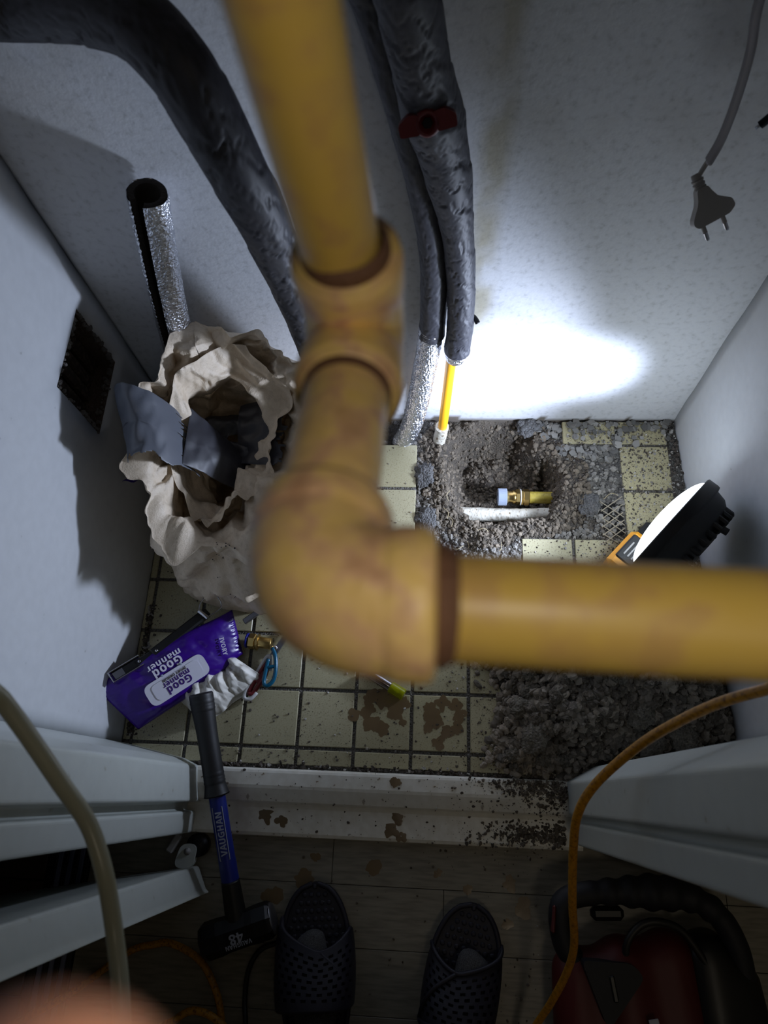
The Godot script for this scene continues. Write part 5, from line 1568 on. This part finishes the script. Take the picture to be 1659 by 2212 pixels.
func person() -> void:
	slipper(Vector3(-0.155, 0, 0.311), Vector3(-0.09, 0, -1.0), -1.0, "left navy slipper with a pierced strap, beside the hammer head")
	slipper(Vector3(0.11, 0, 0.330), Vector3(0.19, 0, -1.0), 1.0, "right navy slipper with a pierced strap, nearer the red drill")
	var t := thing("person", "person standing in grey socks, a blurred finger near the lens", "person", Vector3(0.0, -0.03, 0.6))
	# feet, legs, trunk and head as one skin; sock, trouser and shirt colours by height
	var bones := []
	for q in [[-0.145, 0.39, -0.118, 0.575, -0.12], [0.098, 0.405, 0.06, 0.58, 0.10]]:
		var toe := Vector3(q[0], -0.011, q[1])
		var an := Vector3(q[2], 0.075, q[3])
		bones.append([toe, Vector3(lerpf(q[0], q[2], 0.45), -0.004, lerpf(q[1], q[3], 0.45)), 0.017, 0.023])
		bones.append([toe + Vector3(0.022 * signf(q[0]), -0.002, 0.018), Vector3(q[2] + 0.018 * signf(q[0]), -0.006, q[3] - 0.03), 0.016, 0.021])
		bones.append([Vector3(lerpf(q[0], q[2], 0.45), -0.002, lerpf(q[1], q[3], 0.45)), an, 0.022, 0.034])
		bones.append([an + Vector3(0, -0.03, 0), Vector3(q[2], 0.0, q[3] + 0.03), 0.032, 0.027])
		var kn := Vector3(q[4], 0.44, 0.60)
		var hp := Vector3(q[4] * 0.85, 0.86, 0.70)
		bones.append([an, Vector3(q[4] * 1.05, 0.3, 0.62), 0.037, 0.058])
		bones.append([Vector3(q[4] * 1.05, 0.3, 0.62), kn, 0.058, 0.060])
		bones.append([kn, hp, 0.062, 0.088])
	var body: Array = bones.duplicate()
	body.append([Vector3(-0.08, 0.88, 0.71), Vector3(0.08, 0.88, 0.71), 0.095, 0.095])
	body.append([Vector3(0.0, 0.9, 0.71), Vector3(0.0, 1.2, 0.66), 0.115, 0.125])
	body.append([Vector3(-0.09, 1.28, 0.64), Vector3(0.09, 1.28, 0.64), 0.09, 0.09])
	body.append([Vector3(-0.16, 1.34, 0.62), Vector3(0.16, 1.34, 0.62), 0.06, 0.06])
	body.append([Vector3(0.0, 1.36, 0.61), Vector3(0.0, 1.47, 0.57), 0.055, 0.05])
	body.append([Vector3(0.0, 1.55, 0.56), Vector3(0.0, 1.59, 0.575), 0.075, 0.082])
	body.append([Vector3(0.0, 1.50, 0.51), Vector3(0.0, 1.545, 0.52), 0.035, 0.05])
	for s in [-1, 1]:
		body.append([Vector3(s * 0.18, 1.33, 0.62), Vector3(s * 0.23, 1.1, 0.56), 0.052, 0.043])
		body.append([Vector3(s * 0.23, 1.1, 0.56), Vector3(s * 0.13, 1.24, 0.36), 0.043, 0.03])
	var b := skin(body, 0.0105, 0.03)
	for i in b.v.size():
		var p := b.v[i]
		var c := Color(0.55, 0.55, 0.55)
		if p.y > 0.24: c = Color(0.14, 0.14, 0.16)
		if p.y > 0.92: c = Color(0.10, 0.11, 0.14)
		if p.y > 1.42: c = Color(0.9, 0.62, 0.5)
		if p.y > 1.56 and p.z > 0.52: c = Color(0.03, 0.025, 0.02)
		b.c[i] = c
	put("body", b, M.sock_grey, t)
	# the left hand beside the lens: palm low on the left, forefinger tip just under the lens
	var tip := FINGER
	var palm := Vector3(-0.045, 1.215, 0.265)
	var wrist := Vector3(-0.105, 1.235, 0.345)
	var kn := [Vector3(-0.028, 1.232, 0.238), Vector3(-0.035, 1.215, 0.232), Vector3(-0.047, 1.200, 0.232), Vector3(-0.062, 1.187, 0.238)]
	var hand := [[wrist, Vector3(-0.13, 1.24, 0.37), 0.026, 0.029], [wrist, palm, 0.026, 0.024], [palm, kn[0], 0.024, 0.0115], [palm, kn[1], 0.022, 0.0115], [palm, kn[2], 0.022, 0.011], [palm, kn[3], 0.02, 0.010]]
	hand.append([kn[0], Vector3(-0.004, 1.233, 0.212), 0.0098, 0.009]); hand.append([Vector3(-0.004, 1.233, 0.212), tip, 0.009, 0.0082])
	for k in 3:
		var q: Vector3 = kn[k + 1]
		var m1 := q + Vector3(0.03, -0.002, -0.004 + 0.006 * k)
		var m2 := m1 + Vector3(0.014, 0.014, 0.012)
		hand.append([q, m1, 0.0095 - 0.0005 * k, 0.0088 - 0.0005 * k]); hand.append([m1, m2, 0.0086 - 0.0005 * k, 0.0078 - 0.0005 * k])
		hand.append([m2, m2 + Vector3(-0.004, 0.014, 0.012), 0.0078 - 0.0005 * k, 0.0072 - 0.0005 * k])
	hand.append([palm + Vector3(-0.008, 0.012, 0.016), Vector3(-0.03, 1.245, 0.285), 0.017, 0.0115]); hand.append([Vector3(-0.03, 1.245, 0.285), Vector3(-0.008, 1.252, 0.27), 0.011, 0.0095])
	put("hand", skin(hand, 0.0026, 0.008), M.skin, t)

const FINGER := Vector3(0.0166, 1.2334, 0.1882)

# the telephone that takes the picture, its little torch lit beside the lens
func phone() -> void:
	var e := Basis.from_euler(Vector3(deg_to_rad(-67.6387), deg_to_rad(11.1635), deg_to_rad(-9.4932)))
	var x := Transform3D(e, Vector3(0.03724, 1.27941, 0.16874))
	var t := thing("telephone", "dark telephone held level over the closet with its small torch lit", "phone", x.origin)
	put("case", bbox(Vector3(0.076, 0.162, 0.008), 0.003, x * Transform3D(Basis(), Vector3(0.012, -0.055, 0.0095))), M.black_plastic, t, false)
	var led := x * Vector3(0.034, 0.002, 0.0035)
	put("torch_led", lathe([Vector2(0, 0), Vector2(0.0028, 0), Vector2(0.0028, 0.0012), Vector2(0.0024, 0.0016), Vector2(0, 0.0016)], led, -e.z, 20), M.torch_led, t)
	var l := SpotLight3D.new()
	l.name = "torch_beam"
	l.light_color = Color(1.0, 0.95, 0.89)
	l.light_energy = TORCH; l.spot_angle = 74.0; l.light_size = 0.004; l.spot_angle_attenuation = 0.9
	l.spot_attenuation = 2.0; l.spot_range = 8.0; l.shadow_enabled = true
	add_child(l, true)
	l.global_transform = Transform3D(e, led - e.z * 0.0025)

const TORCH := 0.0092

func hoses() -> void:
	tag(put("clear_hose", tube(even([Vector3(-0.32, 0.86, 0.02), Vector3(-0.259, 0.83, 0.108), Vector3(-0.253, 0.814, 0.119), Vector3(-0.239, 0.793, 0.142), Vector3(-0.222, 0.769, 0.171), Vector3(-0.207, 0.747, 0.197), Vector3(-0.195, 0.734, 0.228), Vector3(-0.188, 0.718, 0.264), Vector3(-0.18, 0.715, 0.292), Vector3(-0.170, 0.718, 0.324), Vector3(-0.163, 0.715, 0.365), Vector3(-0.17, 0.66, 0.43), Vector3(-0.2, 0.3, 0.52), Vector3(-0.26, 0.0, 0.60), Vector3(-0.3, -0.043, 0.7), Vector3(-0.4, -0.043, 0.8)], 0.008), 0.0062, 18), M.hose_pale), "milky clear plastic hose hanging down the left foreground", "hose")
	tag(put("yellow_hose", tube(even([Vector3(0.5, 0.80, 0.06), Vector3(0.356, 0.69, 0.065), Vector3(0.323, 0.647, 0.072), Vector3(0.301, 0.603, 0.078), Vector3(0.277, 0.557, 0.091), Vector3(0.249, 0.507, 0.112), Vector3(0.219, 0.441, 0.147), Vector3(0.205, 0.397, 0.179), Vector3(0.208, 0.337, 0.219), Vector3(0.216, 0.266, 0.286), Vector3(0.227, 0.2, 0.342), Vector3(0.226, 0.139, 0.385), Vector3(0.212, 0.077, 0.435), Vector3(0.197, 0.03, 0.473), Vector3(0.15, -0.035, 0.56), Vector3(0.05, -0.045, 0.68), Vector3(-0.1, -0.045, 0.75)], 0.008), 0.0052, 18), M.hose_yellow), "yellow hose arching over the soil heap and the right door frame", "hose")
	tag(put("yellow_hose", tube(even([Vector3(-0.75, -0.04, 0.6), Vector3(-0.56, -0.044, 0.50), Vector3(-0.465, -0.044, 0.432), Vector3(-0.42, -0.044, 0.417), Vector3(-0.389, -0.044, 0.414), Vector3(-0.339, -0.044, 0.435), Vector3(-0.307, -0.044, 0.475), Vector3(-0.291, -0.044, 0.519), Vector3(-0.283, -0.044, 0.571), Vector3(-0.3, -0.044, 0.66), Vector3(-0.4, -0.036, 0.62), Vector3(-0.395, -0.036, 0.54), Vector3(-0.365, -0.034, 0.516), Vector3(-0.337, -0.034, 0.502), Vector3(-0.298, -0.034, 0.512), Vector3(-0.265, -0.04, 0.545), Vector3(-0.2, -0.044, 0.65)], 0.008), 0.0056, 16), M.hose_yellow), "yellow hose coiled on the hall floor below the hammer head", "hose")
	tag(put("black_cable", tube(even([Vector3(-0.09, -0.0455, 0.43), Vector3(-0.181, -0.0455, 0.404), Vector3(-0.212, -0.0455, 0.404), Vector3(-0.242, -0.0455, 0.417), Vector3(-0.257, -0.0455, 0.447), Vector3(-0.258, -0.0455, 0.486), Vector3(-0.25, -0.034, 0.518), Vector3(-0.245, -0.0455, 0.58), Vector3(-0.2, -0.0455, 0.7)], 0.006), 0.0042, 14), M.cable_black), "black cable curving on the floor between the hammer and the left slipper", "cable")

func drill() -> void:
	var t := thing("rotary_drill", "red and black electric hammer drill lying at the lower right", "drill", Vector3(0.36, -0.05, 0.42))
	# D handle
	put("handle", tube(even([Vector3(0.262, 0.012, 0.395), Vector3(0.244, 0.02, 0.37), Vector3(0.238, 0.028, 0.33), Vector3(0.25, 0.03, 0.308), Vector3(0.29, 0.03, 0.298), Vector3(0.36, 0.03, 0.293), Vector3(0.43, 0.03, 0.295), Vector3(0.475, 0.028, 0.318), Vector3(0.5, 0.022, 0.36), Vector3(0.51, 0.01, 0.41)], 0.005), func(s, a, l): return 0.0175 + 0.008 * exp(-pow((s - 0.55) / 0.12, 2.0)) + 0.002 * sin(l * 200.0) * smoothstep(0.3, 0.35, s) * smoothstep(0.8, 0.75, s), 26), M.drill_navy, t)
	put("trigger", bbox(Vector3(0.05, 0.02, 0.02), 0.006, Transform3D(Basis(Vector3.UP, 0.05), Vector3(0.31, 0.025, 0.325))), M.black_plastic, t, false)
	put("red_stripe", bbox(Vector3(0.005, 0.02, 0.038), 0.002, Transform3D(Basis(Vector3.UP, -0.1), Vector3(0.226, 0.036, 0.335))), M.drill_red, t, false)
	var body := []
	for k in 9: body.append([])
	put("motor_body", skin([[Vector3(0.262, 0.0, 0.41), Vector3(0.27, 0.0, 0.56), 0.036, 0.045], [Vector3(0.33, 0.005, 0.40), Vector3(0.35, 0.01, 0.60), 0.045, 0.052], [Vector3(0.40, 0.0, 0.385), Vector3(0.42, 0.0, 0.60), 0.042, 0.048]], 0.006, 0.03), M.drill_red, t)
	put("switch_plate", prism(rounded([Vector2(0.262, 0.385), Vector2(0.335, 0.385), Vector2(0.352, 0.402), Vector2(0.302, 0.462), Vector2(0.292, 0.462)], 0.01), 0.03, 0.056), M.drill_navy, t, false)
	put("slot", bbox(Vector3(0.008, 0.006, 0.034), 0.002, Transform3D(Basis(Vector3.UP, 0.15), Vector3(0.306, 0.056, 0.418))), M.black_plastic, t, false)
	put("gear_case", skin([[Vector3(0.46, 0.0, 0.38), Vector3(0.47, 0.0, 0.56), 0.04, 0.048], [Vector3(0.505, 0.0, 0.41), Vector3(0.52, 0.0, 0.56), 0.03, 0.036]], 0.007, 0.03), M.black_plastic, t)
	put("power_cord", tube(even([Vector3(0.33, 0.03, 0.40), Vector3(0.333, 0.045, 0.36), Vector3(0.355, 0.05, 0.335), Vector3(0.385, 0.05, 0.33), Vector3(0.42, 0.04, 0.345), Vector3(0.46, 0.03, 0.40)], 0.005), 0.0055, 14), M.cable_black, t)
	put("badge", bbox(Vector3(0.014, 0.002, 0.05), 0.0006, Transform3D(Basis(Vector3.UP, 0.2), Vector3(0.362, 0.062, 0.475))), M.print_pale, t, false)

func wall_things() -> void:
	# flat two-core cord with a moulded plug hanging free before the back wall
	var t := thing("plug_and_cord", "white two-pin plug hanging on a flat white cord at the upper right", "plug", Vector3(0.345, 0.6, -0.5))
	put("cord", tube(even([Vector3(0.30, 1.15, -0.50), Vector3(0.312, 0.93, -0.5), Vector3(0.318, 0.853, -0.5), Vector3(0.329, 0.807, -0.5), Vector3(0.336, 0.754, -0.5), Vector3(0.338, 0.71, -0.5), Vector3(0.335, 0.682, -0.5)], 0.006), func(s, a, l): return 0.0052 * (1.0 + 0.4 * cos(2.0 * a)), 16), M.cord_white, t)
	for s in [-1, 1]: put("core_wire", tube(even([Vector3(0.335 + s * 0.0012, 0.686, -0.5), Vector3(0.3325 + s * 0.0014, 0.672, -0.5), Vector3(0.330 + s * 0.001, 0.655, -0.499)], 0.003), 0.0016, 10), M.plug_white, t)
	var d := Vector3(0.48, -0.62, 0.61).normalized()              # from cord to pins
	var w := Vector3(0.74, 0.48, -0.47)
	w = (w - d * w.dot(d)).normalized()
	var x := Transform3D(Basis(w, d, w.cross(d)), Vector3(0.329, 0.660, -0.499))
	var relief_ := put("strain_relief", tube([x * Vector3(0, -0.004, 0), x * Vector3(0, 0.001, 0), x * Vector3(0, 0.016, 0)], func(s, a, l): return 0.0052 + 0.0012 * s, 18), M.plug_white, t)
	for k in 3: put("rib", tube([x * Vector3(0, 0.002 + 0.0045 * k, 0), x * Vector3(0, 0.0045 + 0.0045 * k, 0)], 0.0068, 18), M.plug_white, relief_)
	put("body", prism(rounded([Vector2(-0.006, 0.012), Vector2(0.006, 0.012), Vector2(0.011, 0.027), Vector2(0.0255, 0.038), Vector2(0.0265, 0.047), Vector2(0.018, 0.0525), Vector2(-0.018, 0.0525), Vector2(-0.022, 0.047), Vector2(-0.0205, 0.041), Vector2(-0.01, 0.027)], 0.003), -0.0075, 0.0075, x * Transform3D(Basis(Vector3(1, 0, 0), Vector3(0, 0, 1), Vector3(0, 1, 0)), Vector3.ZERO)), M.plug_white, t, false)
	for s in [-1, 1]:
		var pin := put("pin", lathe([Vector2(0, 0), Vector2(0.0024, 0), Vector2(0.0024, 0.016), Vector2(0.0016, 0.0185), Vector2(0, 0.019)], x * Vector3(s * 0.0115, 0.052, 0), d, 16), M.chrome, t)
		put("pin_sleeve", lathe([Vector2(0, 0), Vector2(0.0027, 0), Vector2(0.0027, 0.009), Vector2(0, 0.009)], x * Vector3(s * 0.0115, 0.052, 0), d, 16), M.plug_white, pin)
	t = thing("wall_rod", "dark metal rod end at the right edge of the picture", "rod", Vector3(0.38, 0.73, -0.5))
	put("rod", tube([Vector3(0.372, 0.726, -0.5), Vector3(0.42, 0.79, -0.505), Vector3(0.535, 0.93, -0.52)], 0.0045, 14), M.dark_metal, t)
	put("tip", lathe([Vector2(0, 0), Vector2(0.002, 0), Vector2(0.0022, 0.005), Vector2(0, 0.005)], Vector3(0.369, 0.722, -0.5), Vector3(0.6, 0.8, 0), 10), M.chrome, t)
	t = thing("round_stub", "dark round pipe end at the top edge beside the taped pipe", "pipe", Vector3(0.05, 0.9, -0.52))
	put("stub", lathe([Vector2(0, 0), Vector2(0.036, 0), Vector2(0.036, 0.06), Vector2(0, 0.06)], Vector3(0.048, 0.905, -0.557), Vector3.BACK, 40), M.dark_metal, t)
	put("flange", lathe([Vector2(0.0, 0.0), Vector2(0.039, 0.0), Vector2(0.041, 0.002), Vector2(0.041, 0.006), Vector2(0.039, 0.008), Vector2(0.0, 0.008)], Vector3(0.048, 0.905, -0.505), Vector3.BACK, 44), M.stub_paint, t)
